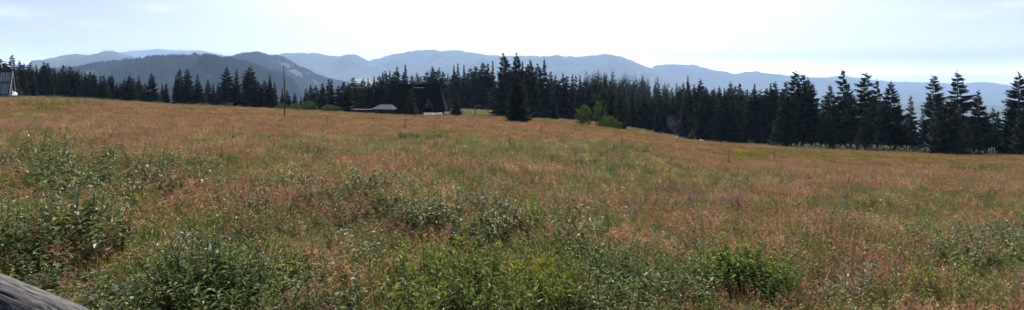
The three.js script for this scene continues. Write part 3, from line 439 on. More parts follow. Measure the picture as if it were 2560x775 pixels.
{
  const J = { head: [0, 1.66, .01, .095], chin: [0, 1.58, .04, .07], nose: [0, 1.63, .11, .018], neck: [0, 1.46, -.01, .06], chest: [0, 1.28, 0, .14], waist: [0, 1.06, 0, .13], hip: [0, .93, 0, .14], shL: [.18, 1.40, 0, .07], shR: [-.18, 1.40, 0, .07], elL: [.26, 1.12, .02, .05], elR: [-.27, 1.13, .04, .05], wrL: [.25, .88, .10, .035], wrR: [-.22, .92, .18, .035], hL: [.10, .90, 0, .095], hR: [-.10, .90, 0, .095], kL: [.12, .50, .02, .062], kR: [-.11, .50, .05, .062], aL: [.13, .09, -.02, .045], aR: [-.12, .09, .02, .045], tL: [.15, .04, .14, .04], tR: [-.14, .04, .18, .04] };
  for (const [s, w] of [['L', 1], ['R', -1]]) { const q = J['wr' + s]; for (let f = 0; f < 4; f++) { J['k' + s + f] = [q[0] + w * (.0) + (f - 1.5) * .002, q[1] - .09, q[2] + (f - 1.5) * .022, .012]; J['f' + s + f] = [q[0] - w * .015, q[1] - .165 + .008 * Math.abs(f - 1.5), q[2] + .015 + (f - 1.5) * .024, .009]; } J['th' + s] = [q[0] - w * .02, q[1] - .10, q[2] + .065, .011]; }
  const B = [['head', 'chin'], ['chin', 'nose'], ['head', 'neck'], ['neck', 'chest'], ['chest', 'waist'], ['waist', 'hip'], ['shL', 'shR'], ['shL', 'elL'], ['elL', 'wrL'], ['shR', 'elR'], ['elR', 'wrR'], ['hL', 'hR'], ['hL', 'kL'], ['kL', 'aL'], ['aL', 'tL'], ['hR', 'kR'], ['kR', 'aR'], ['aR', 'tR']];
  for (const s of ['L', 'R']) { for (let f = 0; f < 4; f++) B.push(['wr' + s, 'k' + s + f], ['k' + s + f, 'f' + s + f]); B.push(['wr' + s, 'th' + s]); }
  const p = spot(1725, 131);
  person(p, -1.2, 'person in dark trousers and grey top standing by the campfire', J, B, (x, y, z) => y > 1.47 ? [.35, .20, .14] : Math.abs(x) > .17 && y < 1.12 && y > .7 ? [.35, .20, .14] : y > .97 ? [.11, .11, .12] : y > .1 ? [.012, .011, .012] : [.02, .015, .012], [0, 1.68, 0]);
}

// ---------------------------------------------------------------- broad-leaved bushes
function shrubGeo(seed, rx, ry, k) {
  const r = rng(seed), st = new MB(), lf = new MB();
  const stems = []; for (let i = 0; i < 6; i++) { const a = r() * 6.283, l = .5 * rx * r() + .2 * rx; const e = [Math.cos(a) * l, ry * (1.1 + .5 * r()), Math.sin(a) * l]; stems.push(e); st.tube([[Math.cos(a) * .08, -.25, Math.sin(a) * .08], [e[0] * .5, e[1] * .5, e[2] * .5], e], [.055, .035, .015], 5, [.07, .055, .045]); }
  for (let c = 0; c < 64; c++) {
    const a = r() * 6.283, q = Math.acos(2 * r() - 1), d = .45 + .6 * Math.pow(r(), .5), cx = Math.sin(q) * Math.cos(a) * rx * d, cy = ry * 1.08 + Math.cos(q) * ry * d, cz = Math.sin(q) * Math.sin(a) * rx * d, R = rx * (.13 + .17 * r());
    st.tube([[cx * .4, cy * .6, cz * .4], [cx, cy, cz]], [.02, .007], 3, [.07, .055, .045], false);
    for (let i = 0; i < 46; i++) { const b = r() * 6.283, u = Math.acos(2 * r() - 1), e = R * Math.pow(r(), .4), p = [cx + Math.sin(u) * Math.cos(b) * e, cy + Math.cos(u) * e * .8, cz + Math.sin(u) * Math.sin(b) * e], l = .11 + .09 * r(); if (p[1] < .1) continue; const n = [r() - .5, r() * .6 - .1, r() - .5]; lf.leaf(p, n, l, l * .55, .3, tint(k, r, .3), tint(k, r, .3), r() * 3); }
  }
  return { stems: st.geo(), leaves: lf.geo(), ry };
}
const SHRUB = [shrubGeo(201, 1.5, 1.25, [.085, .140, .022]), shrubGeo(202, 1.7, 2.0, [.075, .125, .02]), shrubGeo(203, 1.9, 1.0, [.088, .12, .022])];
function shrub(px, row, Z, v, label, wide = 1, group) { const p = spot(px, Z), h = EYE - (row - HOR) / F * Z - p.y, s = SHRUB[v], k = h / (s.ry * 2.2), t = base('leafy_bush', p, tr() * 6.28); tag(t, label, 'bush', group); const w = k * wide; const a = part('stems', s.stems, M.bark, t), b = part('foliage', s.leaves, M.shrub, t); for (const q of [a, b]) { q.scale.set(w, k, w); } tag(a, null, null, null, 'stuff'); tag(b, null, null, null, 'stuff'); }
shrub(1457, 263, 92, 0, 'rounded pale green bush, leftmost of the pair on the right slope', .72);
shrub(1503, 250, 98, 1, 'tall dark-centred green bush, right of the rounded pale one', .78);
shrub(1529, 290, 99, 0, 'low pale green bush spreading right of the tall bush', .85);
shrub(1545, 303, 97, 2, 'lowest green bush at the foot of the narrow spruce', .6);
shrub(1510, 294, 94, 0, 'small bush at the foot of the tall dark-centred bush', .9);
for (const [px, row, Z, v, w, l] of [[708, 258, 122, 0, 1.2, 'grey-green bush right behind the bare pole'], [736, 259, 124, 2, .9, 'bright green low bush just right of the pole'], [767, 252, 126, 0, 1.1, 'rounded grey-green bush, third right of the pole'], [786, 251, 128, 1, 1.0, 'olive bush, fourth right of the pole'], [822, 262, 130, 2, 1.0, 'pale low bush before the short spruces'], [840, 266, 131, 2, .8, 'small pale bush, last before the open shelter']]) shrub(px, row, Z, v, l, w);
shrub(285, 283, 46, 0, 'small dark green sapling bush alone in the left meadow', .55);
shrub(2262, 396, 62, 2, 'low dark bush in the right meadow before the white seed heads', 1.2);

// ---------------------------------------------------------------- herbs in the foreground
const GREY = [.088, .116, .013], GREY2 = [.155, .17, .045], GOLD = [.115, .160, .014], GOLD2 = [.25, .29, .024], RED = [.13, .055, .040];
function herbGeo(seed, o) {
  const r = rng(seed), { stems = 7, h = .5, spread = .16, leaves = 20, len = .10, w = .044, k = GREY, k2 = GREY2, up = .2, droop = .5, flower = 0, bare = .12, redlow = 0 } = o, st = new MB(), lf = new MB(), fl = new MB();
  for (let i = 0; i < stems; i++) {
    const a = r() * 6.283, d = spread * Math.sqrt(r()), bx = Math.cos(a) * d, bz = Math.sin(a) * d, H = h * (.7 + .45 * r()), la = a + (r() - .5), ln = H * (.12 + .2 * r());
    const P = (t) => [bx + Math.cos(la) * ln * t * t, -.03 + H * t, bz + Math.sin(la) * ln * t * t];
    st.tube([P(0), P(.5), P(1)], [.0045, .0035, .002], 3, tint(mixc([.09, .08, .04], RED, r() * .7), r, .3), false);
    for (let j = 0; j < leaves; j++) {
      const t = bare + (1 - bare) * (j + r()) / leaves, p = P(t), b = j * 2.4 + r(), sz = (.6 + .6 * r()) * (t > .85 ? .65 : 1), low = redlow && t < .55, kk = low ? (r() < .6 ? mixc(RED, [.1, .07, .04], r()) : k) : r() < .3 ? k2 : k, e = up + (t > .8 ? .6 : 0) + (r() - .5) * .4;
      lf.leaf(p, [Math.cos(b), e, Math.sin(b)], len * sz, w * sz, droop * (.5 + r()), tint(kk, r, .3), tint(kk, r, .3), (r() - .5) * .8);
    }
    if (flower && r() < flower) { const p = P(1), fc = r() < .55 ? [.42, .36, .03] : [.40, .26, .03]; for (let j = 0; j < 22; j++) { const b = r() * 6.283, R = .045 * Math.sqrt(r()), y = p[1] + .02 - R * .4 + r() * .02, s = .006 + .006 * r(), q = [p[0] + Math.cos(b) * R, y, p[2] + Math.sin(b) * R]; fl.tri([q[0] - s, q[1], q[2]], [q[0] + s, q[1], q[2] - s], [q[0], q[1] + s, q[2] + s], tint(mixc(fc, [.20, .24, .04], r() * .6), r, .3)); fl.tri(p, [p[0] + .002, p[1], p[2]], q, [.12, .16, .04]); } }
  }
  return { stems: st.geo(), foliage: lf.geo(), flowers: fl.p.length ? fl.geo() : null };
}
const HERB = {
  grey: [1, 2, 3, 4].map(i => herbGeo(300 + i, { stems: 7, h: .46 + .05 * i })),
  silver: [1, 2, 3].map(i => herbGeo(310 + i, { stems: 8, h: .42 + .05 * i, k: [.105, .125, .026], k2: [.20, .205, .09], leaves: 22, droop: .8, len: .115, w: .046 })),
  gold: [1, 2, 3, 4].map(i => herbGeo(320 + i, { stems: 10, h: .58 + .05 * i, spread: .2, leaves: 26, len: .11, w: .027, k: GOLD, k2: GOLD2, up: .75, droop: .25, flower: .12, bare: .12 })),
  willow: [1, 2, 3].map(i => herbGeo(330 + i, { stems: 8, h: .55, spread: .18, leaves: 26, len: .105, w: .026, k: [.085, .125, .012], k2: [.15, .19, .035], up: .5, droop: .3 })),
  dome: [1, 2].map(i => herbGeo(340 + i, { stems: 12, h: .74, spread: .14, leaves: 38, len: .085, w: .030, k: [.075, .130, .010], k2: GOLD2, up: .6, droop: .3, flower: .12, bare: .1, redlow: 1 })),
  low: [1, 2, 3].map(i => herbGeo(350 + i, { stems: 9, h: .30, spread: .2, leaves: 16, len: .07, w: .028, k: [.085, .135, .012], k2: [.13, .18, .02], up: .4 })),
};
const hr = rng(91);
function herb(p, type, label, group, size = 1, name = 'leafy_herb') { const v = HERB[type][Math.floor(hr() * HERB[type].length)], t = base(name, p, hr() * 6.283); tag(t, label, 'plant', group); for (const [n, m] of [['stems', M.stalk], ['foliage', M.herb], ['flowers', M.grass]]) if (v[n]) { const q = part(n, v[n], m, t); q.scale.setScalar(size); tag(q, null, null, null, 'stuff'); } return t; }
function patch(px0, px1, py0, py1, n, type, label, group, s0 = .8, s1 = 1.15) { for (let i = 0; i < n; i++) { const p = hit(lerp(px0, px1, (i + hr()) / n), lerp(py0, py1, hr())); herb(p, type, label, group, lerp(s0, s1, hr())); } }
patch(40, 300, 425, 560, 30, 'grey', 'grey-green leafy herb in the tangled patch at far left', 'left herb patch', .55, 1.4);
patch(300, 530, 420, 540, 22, 'grey', 'grey-green herb on the right side of the left tangled patch', 'left herb patch, right side', .55, 1.4);
patch(-20, 280, 560, 680, 22, 'grey', 'dark leafy herb in the shaded grass behind the log rail', 'herbs behind the log rail', .55, 1.25);
patch(530, 700, 470, 580, 12, 'grey', 'scattered grey-green herb left of the central herb band', 'herbs between the patches', .6, .95);
patch(690, 990, 490, 600, 26, 'silver', 'silvery leafy herb in the left half of the central band', 'central herb band, left half', .5, 1.35);
patch(990, 1330, 555, 660, 26, 'silver', 'silvery leafy herb in the right half of the central band', 'central herb band, right half', .5, 1.3);
patch(1010, 1430, 715, 870, 34, 'gold', 'bright green goldenrod plant in the bottom centre thicket', 'goldenrod thicket', .45, .88)
;patch(1020, 1420, 715, 870, 22, 'willow', 'darker narrow-leaved stem clump inside the bottom centre thicket', 'dark stems in the goldenrod thicket', .5, .95);
patch(1440, 1740, 700, 860, 24, 'willow', 'narrow-leaved green plant between goldenrod thicket and round bush', 'narrow-leaved plants', .7, 1.0);
patch(2190, 2400, 610, 690, 14, 'grey', 'grey-green herb in the loose right-hand band', 'right herb band, left part', .6, .9);
patch(2390, 2590, 610, 720, 22, 'silver', 'leafy herb in the dense right-hand clump by the frame edge', 'right herb clump', .75, 1.05);
patch(420, 620, 750, 850, 14, 'willow', 'dark glossy willow-leaved plant at the bottom left', 'willow-leaved plants bottom left', .8, 1.15);
patch(640, 930, 730, 850, 14, 'low', 'low green herb at the bottom left of the goldenrod thicket', 'low herbs bottom', .9, 1.4);
patch(2290, 2430, 790, 840, 6, 'gold', 'yellow-tipped goldenrod at the bottom right edge', 'bottom right goldenrod', .6, .8);
patch(1990, 2060, 640, 730, 4, 'low', 'low green herb right of the round bush', 'herbs right of the round bush', .9, 1.3);
patch(20, 260, 262, 285, 9, 'low', 'bright green weed clump along the top of the left meadow', 'green clumps on the left rise', 3.0, 4.2);
patch(1000, 1120, 342, 352, 12, 'silver', 'grey-leaved clump in the strip below the cabin', 'grey strip below the cabin', .7, 1.0);
patch(1500, 1610, 372, 400, 8, 'low', 'green clump in the meadow below the round bushes', 'green clumps mid right', 1.6, 2.4);
patch(2380, 2520, 428, 440, 9, 'low', 'dark green low clump in the far right meadow', 'low clumps far right', 1.6, 2.4);
patch(1920, 2020, 382, 390, 8, 'low', 'bright green clump at the foot of the right trees', 'clumps by the right trees', 1.6, 2.4);
{ // the round bush at lower right
  const c = hit(1860, 762), t = base('round_bush', c); tag(t, 'round dense bush with reddish dry stems below, lower right', 'bush'); const r = rng(95);
  for (let i = 0; i < 26; i++) { const a = i * 2.4, d = .40 * Math.sqrt(i / 26), v = HERB.dome[i % 2], g = new THREE.Group(); g.name = 'branch_cluster'; g.position.set(Math.cos(a) * d * 1.15, ground(c.x + Math.cos(a) * d, c.z + Math.sin(a) * d) - c.y, Math.sin(a) * d); g.rotation.y = r() * 6.28; const s = .78 + .08 * r() - d * d * 1.5; g.scale.set(s, s, s); t.add(g); for (const [n, m] of [['stems', M.stalk], ['foliage', M.herb], ['flowers', M.grass]]) if (v[n]) tag(part(n, v[n], m, g), null, null, null, 'stuff'); }
  const b = new MB(); b.tube([[.15, .35, .35], [.42, .22, .5]], [.006, .005], 4, [.45, .36, .28]); part('dry_twig', b.geo(), M.stalk, t);
}
// single plants whose leaves can be told apart
function leafMesh(seed, len, w, k) { const r = rng(seed), b = new MB(); b.leaf([0, 0, 0], [1, 0, 0], len, w, .35, tint(k, r, .15), tint(k, r, .15)); return b.geo(); }
function bigPlant(px, py, h, n, len, w, k, label, o = {}) {
  const { up = .35, droop = 0, lean = .1, stems = 1 } = o, p = hit(px, py), t = base('broadleaf_plant', p, hr() * .4 - .2); tag(t, label, 'plant'); const gs = [1, 2, 3].map(i => leafMesh(400 + px + i, len, w, tint(k, hr, .25)));
  for (let s = 0; s < stems; s++) {
    const ox = (s - (stems - 1) / 2) * .09, H = h * (1 - .18 * Math.abs(s - (stems - 1) / 2) * hr()), b = new MB(), P = (q) => [ox + (lean + ox * .8) * q * q, -.03 + H * q, (s % 2) * .05]; b.tube([P(0), P(.35), P(.7), P(1)], [.0045, .004, .003, .002], 5, [.07, .055, .035]); part('stem', b.geo(), M.stalk, t);
    const m = Math.round(n / stems); for (let i = 0; i < m; i++) { const q = .25 + .75 * (i + .5) / m, a = i * 2.4 + hr() * .5, l = part('leaf', gs[i % 3], M.herb, t), v = P(q); l.position.set(...v); l.rotation.order = 'YZX'; l.rotation.set((hr() - .5) * .6, a, up - droop + (q > .85 ? .5 : 0) + (hr() - .5) * .4); const z = (.7 + .5 * hr()) * (q > .88 ? .6 : 1); l.scale.setScalar(z); }
  }
}
bigPlant(432, 765, .62, 26, .15, .05, [.12, .16, .08], 'tall plant with large pale leaves at the bottom left', { up: .1 });
bigPlant(545, 780, .66, 84, .12, .034, [.07, .11, .05], 'dark bushy upright plant right of the tall pale-leaved one', { up: .7, stems: 4 });
bigPlant(2148, 810, .66, 112, .085, .03, [.13, .17, .075], 'upright many-stemmed plant at the bottom right', { up: .6, stems: 4 });
bigPlant(2075, 820, .46, 56, .085, .03, [.12, .16, .07], 'smaller upright plant left of the many-stemmed one', { up: .6, stems: 2 });
bigPlant(1412, 668, .66, 75, .12, .038, [.10, .115, .05], 'tall dark plant with drooping silvery leaves at lower centre', { up: -.3, stems: 3 });
bigPlant(105, 690, .52, 26, .11, .045, [.12, .16, .09], 'leafy plant in the dark grass just above the log rail', { up: .2, stems: 2 });
bigPlant(935, 520, .62, 30, .10, .04, [.085, .10, .065], 'tallest dark-tipped plant of the central herb band', { up: -.2, stems: 2 });
bigPlant(2285, 700, .50, 24, .10, .034, [.12, .15, .08], 'upright grey plant alone in the right foreground', { up: .4, stems: 2 });
bigPlant(1580, 800, .48, 34, .11, .032, [.14, .21, .04], 'fresh green upright plant at the bottom right of centre', { up: .6, stems: 3 });
bigPlant(655, 800, .42, 26, .11, .032, [.12, .18, .05], 'fresh green plant at the bottom among yellow flowers', { up: .5, stems: 2 });

// yellow flowers, each its own plant
const yl = rng(97);
[[596, 742], [620, 748], [668, 735], [694, 712], [702, 720], [728, 705], [742, 716], [760, 724], [781, 702], [785, 712], [714, 748], [651, 722], [2330, 800], [2306, 790], [1104, 620], [207, 560]].forEach(([px, py], i) => {
  const p = hit(px, py + 30), t = base('yellow_flower', p); tag(t, i < 12 ? 'small yellow flower head among the low herbs at the bottom left of centre' : i < 14 ? 'orange-yellow flower at the bottom right edge' : i === 14 ? 'yellow flower head above the goldenrod thicket' : 'lone yellow flower in the shaded grass behind the log rail', 'flower', i < 12 ? 'yellow flowers bottom left of centre' : i < 14 ? 'orange flowers bottom right' : undefined);
  const h = .26 + .14 * yl(), s = new MB(); s.tube([[0, -.03, 0], [.01, h * .6, 0], [.02, h, .01]], [.003, .0025, .002], 3, [.09, .12, .04]); part('stem', s.geo(), M.stalk, t);
  const f = new MB(); for (let c = 0; c < 5; c++) { const cx = .02 + (yl() - .5) * .06, cz = .01 + (yl() - .5) * .06, cy = h + yl() * .015; for (let k = 0; k < 8; k++) { const a = k / 8 * 6.283; f.tri([cx, cy, cz], [cx + Math.cos(a) * .009, cy + .004, cz + Math.sin(a) * .009], [cx + Math.cos(a + .6) * .009, cy + .004, cz + Math.sin(a + .6) * .009], tint([.62, .42, .04], yl, .2)); } } part('flower_head', f.geo(), M.grass, t);
});
// white seed heads along the right trees
const wr = rng(98);
function seedGeo(seed) { const r = rng(seed), s = new MB(), f = new MB(); for (let i = 0; i < 7; i++) { const a = r() * 6.283, d = .25 * r(), h = .75 + .4 * r(), x = Math.cos(a) * d, z = Math.sin(a) * d; s.tube([[x, -.05, z], [x * 1.3, h, z * 1.3]], [.008, .004], 3, [.12, .15, .06], false); for (let j = 0; j < 7; j++) s.leaf([x * 1.15, h * (.3 + .09 * j), z * 1.15], [Math.cos(j * 2.4), .3, Math.sin(j * 2.4)], .15, .04, .3, tint([.11, .15, .05], r, .3)); for (let j = 0; j < 60; j++) { const b = r() * 6.283, u = Math.acos(2 * r() - 1), R = .04 + .06 * r(), q = [x * 1.3, h + (r() - .2) * .18, z * 1.3]; f.tri(q, [q[0] + .012, q[1], q[2] + .012], [q[0] + Math.sin(u) * Math.cos(b) * R, q[1] + Math.cos(u) * R, q[2] + Math.sin(u) * Math.sin(b) * R], [.52, .51, .38]); } } return [s.geo(), f.geo()]; }
const SEED = [seedGeo(1), seedGeo(2), seedGeo(3)];
function seedPlants(x0, x1, y0, y1, n, label, group) { for (let i = 0; i < n; i++) { const px = lerp(x0, x1, (i + (wr() - .5) * 3) / n), p = spot(px, edgeDepth(px) - 2 - 9 * wr()), [s, f] = SEED[i % 3], t = base('seed_head_plant', p, wr() * 6.28), k = .6 + .6 * wr(); tag(t, label, 'plant', group); for (const [nm, g, m] of [['stems', s, M.herb], ['seed_heads', f, M.grass]]) { const q = part(nm, g, m, t); q.scale.setScalar(k); tag(q, null, null, null, 'stuff'); } } }
seedPlants(1985, 2150, 374, 388, 24, 'white-tufted weed at the foot of the dense right-hand spruces', 'white-tufted weeds, left run');
seedPlants(2155, 2275, 380, 390, 26, 'white-tufted weed in the thick white bank below the tiered spruce', 'white bank of weeds');
seedPlants(2285, 2330, 384, 392, 6, 'white-tufted weed below the tall grey-green spruce', 'white-tufted weeds, short run');
seedPlants(2420, 2495, 384, 392, 12, 'white-tufted weed below the cone-shaped spruce', 'white-tufted weeds, right run');

// dry stalks
const sr = rng(99);
function stalk(px, py, top, kind, label) {
  const p = hit(px, py), Z = -p.z, h = (py - top) / F * Z, t = base('dry_stalk', p, 0); tag(t, label, 'stalk'); const k = [.045, .034, .03], b = new MB(), lean = (sr() - .3) * .10 * h, P = q => [lean * q * q, -.05 + h * q, 0];
  const w = Math.max(.0035, .00046 * Z); b.tube([P(0), P(.3), P(.6), P(1)], [w, w * .9, w * .75, w * .5], 5, k); part('stem', b.geo(), M.stalk, t);
  if (kind === 'branched') for (const [q0, dx, dy, dz] of [[.25, -.42, .72, .05], [.3, .42, .38, .1], [.42, .2, .3, -.1], [.35, -.2, .4, .12]]) { const c = new MB(), o = P(q0), e = [o[0] + dx * h, o[1] + dy * h, o[2] + dz * h]; c.tube([o, [o[0] + dx * h * .55, o[1] + dy * h * .4, o[2] + dz * h * .5], e], [w * .8, w * .6, w * .4], 4, k); for (let i = 0; i < 5; i++) { const u = .4 + .6 * sr(), q = [lerp(o[0], e[0], u), lerp(o[1], e[1], u), lerp(o[2], e[2], u)]; c.tube([q, [q[0] + (sr() - .5) * .08 * h, q[1] + .08 * h, q[2]]], [w * .5, w * .6], 4, k); } part('branch', c.geo(), M.stalk, t); }
  else { const c = new MB(); for (let i = 0; i < (kind === 'head' ? 3 : 9); i++) { const q = kind === 'head' ? [.98, .72, .74][i] : .35 + .65 * sr(), o = P(q), l = (kind === 'head' ? .05 : .04 + .05 * (1 - q)) * h * (sr() < .5 ? -1 : 1); c.tube([o, [o[0] + l, o[1] + .03 * h, o[2]]], [w * 1.2, w * (kind === 'head' ? 1.6 : .8)], 4, kind === 'green' ? [.07, .09, .04] : k); } tag(part('seed_heads', c.geo(), M.stalk, t), null, null, null, 'stuff'); }
}
for (const a of [
  [581, 408, 312, 'head', 'tall dark dry stalk with a flat tip, left of centre'], [655, 332, 302, 'head', 'short dry stalk below the bare pole'], [783, 418, 340, 'branched', 'dark dry branched stalk like a bare twig fork, left of centre'], [818, 316, 290, 'twig', 'faint dry stalk right of the bare pole'],
  [1036, 300, 279, 'twig', 'thin twig in the grass before the small cabin spruce'], [1012, 331, 296, 'twig', 'thin dry stalk below the shed'], [1086, 378, 318, 'twig', 'dry many-branched stalk below the cabin door'], [1352, 360, 310, 'twig', 'thin stalk below the big lone spruce'],
  [1274, 372, 336, 'twig', 'short dry stalk in the green middle band'], [1553, 385, 340, 'twig', 'dry stalk below the tall dark-centred bush'], [1671, 560, 385, 'twig', 'very tall thin stalk right of centre'], [1638, 570, 462, 'green', 'upright thin stalk left of the very tall one'],
  [1845, 600, 478, 'green', 'tall knotted stalk above the round bush'], [1822, 420, 372, 'twig', 'thin stalk in the red grass below the right forest'], [1720, 570, 470, 'green', 'faint green stalk between the two tall thin ones'], [1936, 408, 372, 'twig', 'small dark stalk at the foot of the right trees']]) stalk(...a);

// ---------------------------------------------------------------- grass
const PINK = [.36, .186, .112], PINK2 = [.43, .28, .155], STRAW = [.42, .30, .11], GRN = [.118, .138, .008], GRN2 = [.180, .178, .016], BRN = [.22, .13, .05];
function tuft(seed, f) { const b = new MB(), r = rng(seed); f(b, r); return b.geo(); }
const fine = (s, n, h, k, k2, w = .0055, rad = .13) => tuft(s, (b, r) => { for (let i = 0; i < n; i++) { const a = r() * 6.283, d = rad * Math.sqrt(r()), H = h * (.5 + .7 * r()); b.blade(Math.cos(a) * d, -.03, Math.sin(a) * d, a + (r() - .5) * 2, H, H * (.15 + .5 * r() * r() + .2 * r()), w * (.7 + .6 * r()), tint(k, r, .25), tint(k2, r, .25), 2); } });
const bent = (s, n, h, k, thick = 1, rad = .15, leaves = 8) => tuft(s, (b, r) => {
  for (let i = 0; i < n; i++) {
    const a = r() * 6.283, d = rad * Math.sqrt(r()), H = h * (.7 + .45 * r()), ln = H * (.05 + .25 * r()), c = tint(mixc(k, PINK2, r() * .5), r, .22), sc = tint(mixc(GRN2, mixc(STRAW, BRN, r()), r()), r, .2);
    const e = b.blade(Math.cos(a) * d, -.03, Math.sin(a) * d, a + (r() - .5), H, ln, .0035 * thick, sc, c, 2);
    const top = H * .34, cx = Math.cos(d + a), sz = Math.sin(d + a);
    for (let j = 0; j < 11; j++) { const u = r(), y = e[1] - top * u, back = u * .3, px = e[0] - Math.cos(a) * ln * back, pz = e[2] - Math.sin(a) * ln * back, q = r() * 6.283, R = (.012 + .045 * u) * (.5 + r()), s = .0042 * thick; b.tri([px, y - s * 2, pz], [px + Math.cos(q) * R + s * Math.sin(q), y + R * .45, pz + Math.sin(q) * R - s * Math.cos(q)], [px + Math.cos(q) * R - s * Math.sin(q), y + R * .55 + s, pz + Math.sin(q) * R + s * Math.cos(q)], tint(c, r, .2)); }
  }
  for (let i = 0; i < leaves; i++) { const a = r() * 6.283, d = rad * Math.sqrt(r()), H = h * (.3 + .35 * r()); b.blade(Math.cos(a) * d, -.03, Math.sin(a) * d, a, H, H * .4 * r(), .005 * thick, tint(mixc(GRN, STRAW, r() * .3), r, .25), tint(mixc(GRN2, STRAW, r() * .6), r, .25), 2); }
});
const rosette = (s, k) => tuft(s, (b, r) => { for (let i = 0; i < 16; i++) { const a = r() * 6.283, d = .09 * r(), l = .05 + .07 * r(); b.leaf([Math.cos(a) * d, .02 + .16 * r(), Math.sin(a) * d], [Math.cos(a), .2 + .5 * r(), Math.sin(a)], l, l * .38, .4, tint(k, r, .3), tint(k, r, .3), r() - .5); } });
const white = (s) => tuft(s, (b, r) => { for (let i = 0; i < 3; i++) { const x = (r() - .5) * .2, z = (r() - .5) * .2, h = .25 + .2 * r(); b.blade(x, 0, z, 0, h, .02, .004, GRN, GRN, 1); for (let j = 0; j < 8; j++) { const a = r() * 6.28, R = .02 * r(); b.tri([x + .02 + Math.cos(a) * R - .006, h, z + Math.sin(a) * R], [x + .02 + Math.cos(a) * R + .006, h, z + Math.sin(a) * R], [x + .02 + Math.cos(a) * R, h + .004, z + Math.sin(a) * R + .01], [.75, .74, .7]); } } });
const violet = (s) => tuft(s, (b, r) => { for (let i = 0; i < 8; i++) { const x = (r() - .5) * .25, z = (r() - .5) * .25, h = .25 + .2 * r(); b.blade(x, 0, z, 0, h, .02, .005, GRN, GRN, 1); for (let j = 0; j < 12; j++) { const a = r() * 6.28, y = h - .1 * r(), l = .02 + .012 * r(); b.tri([x, y, z], [x + Math.cos(a) * l, y + .008, z + Math.sin(a) * l], [x + Math.cos(a + .7) * l, y + .012, z + Math.sin(a + .7) * l], tint([.16, .085, .17], r, .3)); } } });
const KIT = {
  green_grass: { g: [fine(601, 30, .32, GRN, GRN2), fine(602, 26, .38, GRN, [.20, .20, .018]), fine(603, 24, .26, GRN2, GRN, .008), fine(604, 16, .52, GRN, STRAW, .0045, .12), fine(605, 14, .46, GRN2, STRAW, .005, .14)], label: 'green meadow grass' },
  bent_grass: { g: [bent(611, 15, .36, PINK), bent(612, 13, .42, [.31, .152, .092]), bent(613, 14, .32, [.40, .26, .125])], label: 'reddish flowering bent grass' },
  straw_grass: { g: [fine(621, 20, .32, STRAW, [.42, .33, .14], .005, .16), fine(622, 18, .26, BRN, STRAW, .006, .16)], label: 'dry straw-coloured grass' },
  far_green_grass: { g: [fine(631, 44, .36, GRN2, [.22, .22, .02], .014, .42), fine(632, 40, .32, [.15, .175, .01], GRN2, .016, .42)], label: 'green grass farther up the meadow' },
  far_bent_grass: { g: [bent(641, 22, .32, PINK, 2.8, .42, 12), bent(642, 20, .35, [.37, .205, .115], 2.8, .42, 12)], label: 'reddish bent grass farther up the meadow' },
  low_herbs: { g: [rosette(651, [.08, .115, .025]), rosette(652, [.095, .115, .05]), rosette(653, [.068, .10, .018])], label: 'small leafy herbs between the grass', m: M.herb },
  meadow_weeds: { g: [HERB.grey[0].foliage, HERB.low[0].foliage, HERB.grey[2].foliage, HERB.willow[1].foliage], label: 'leafy weeds scattered through the grass', m: M.herb },
  edge_weeds: { g: [HERB.grey[1].foliage, HERB.low[1].foliage, HERB.willow[0].foliage], label: 'weeds and brambles along the forest edge', m: M.herb },
  white_flowers: { g: [white(661), white(662)], label: 'scattered tiny white meadow flowers' },
  violet_flowers: { g: [violet(671), violet(672)], label: 'patch of violet flowers right of centre' },
};
// where the red grass or the green shows most: [photo column, row, half width, half height, amount]; turned into metres on the ground
const blobs = [[1250, 385, 330, 24, -.75], [1560, 385, 150, 16, -.7], [1100, 350, 160, 10, -.6], [1900, 460, 300, 40, -.12], [2200, 560, 300, 50, -.15], [860, 372, 90, 14, -.45], [500, 300, 220, 12, -.25], [160, 268, 140, 9, -.35], [200, 330, 260, 24, .35], [700, 330, 200, 26, .3], [1100, 312, 200, 12, .35], [1450, 440, 260, 26, .4], [1000, 450, 220, 30, .35], [700, 540, 110, 40, .3], [930, 660, 60, 50, .4], [2060, 425, 160, 18, .45], [1550, 330, 90, 12, .1], [1700, 420, 150, 18, .3], [2300, 480, 220, 16, .2], [2350, 420, 230, 14, -.3], [2000, 385, 130, 8, -.4], [1900, 480, 110, 16, -.15], [2450, 560, 200, 40, -.3], [600, 640, 150, 50, -.35], [250, 620, 250, 60, -.5], [1650, 640, 200, 50, -.2], [2160, 640, 120, 50, .25], [2250, 740, 150, 40, .15], [1560, 690, 60, 60, .2], [1180, 275, 60, 9, -.8], [1420, 310, 90, 6, -.35], [430, 520, 140, 50, .25], [1620, 345, 120, 8, -.15]].map(([px, py, rx, ry, a]) => { const c = hit(px, py), n = hit(px, py + ry), f = hit(px, Math.max(py - ry, edgeRow(px) + 1)); return [c.x, c.z, rx * -c.z / F, Math.max(.4, Math.min(-c.z * .22, (n.z - f.z) / 2)), a]; });
const redness = (x, z) => { const Z = -z; let v = lerp(-.14, .03, smooth(4, 9, Z)) + .22 * smooth(10, 34, Z); for (const [bx, bz, rx, rz, a] of blobs) v += a * Math.exp(-Math.pow((x - bx) / rx, 2) - Math.pow((z - bz) / rz, 2)); return v + .75 * fbm(x / 9 + 3, z / 6, 5) + .6 * smooth(18, 50, Z) * n2(x / 30, z / 13 + 4) + .2 * n2(x / .9, z / .8); };
const store = {}; for (const k in KIT) store[k] = KIT[k].g.map(() => ({ m: [], c: [] }));
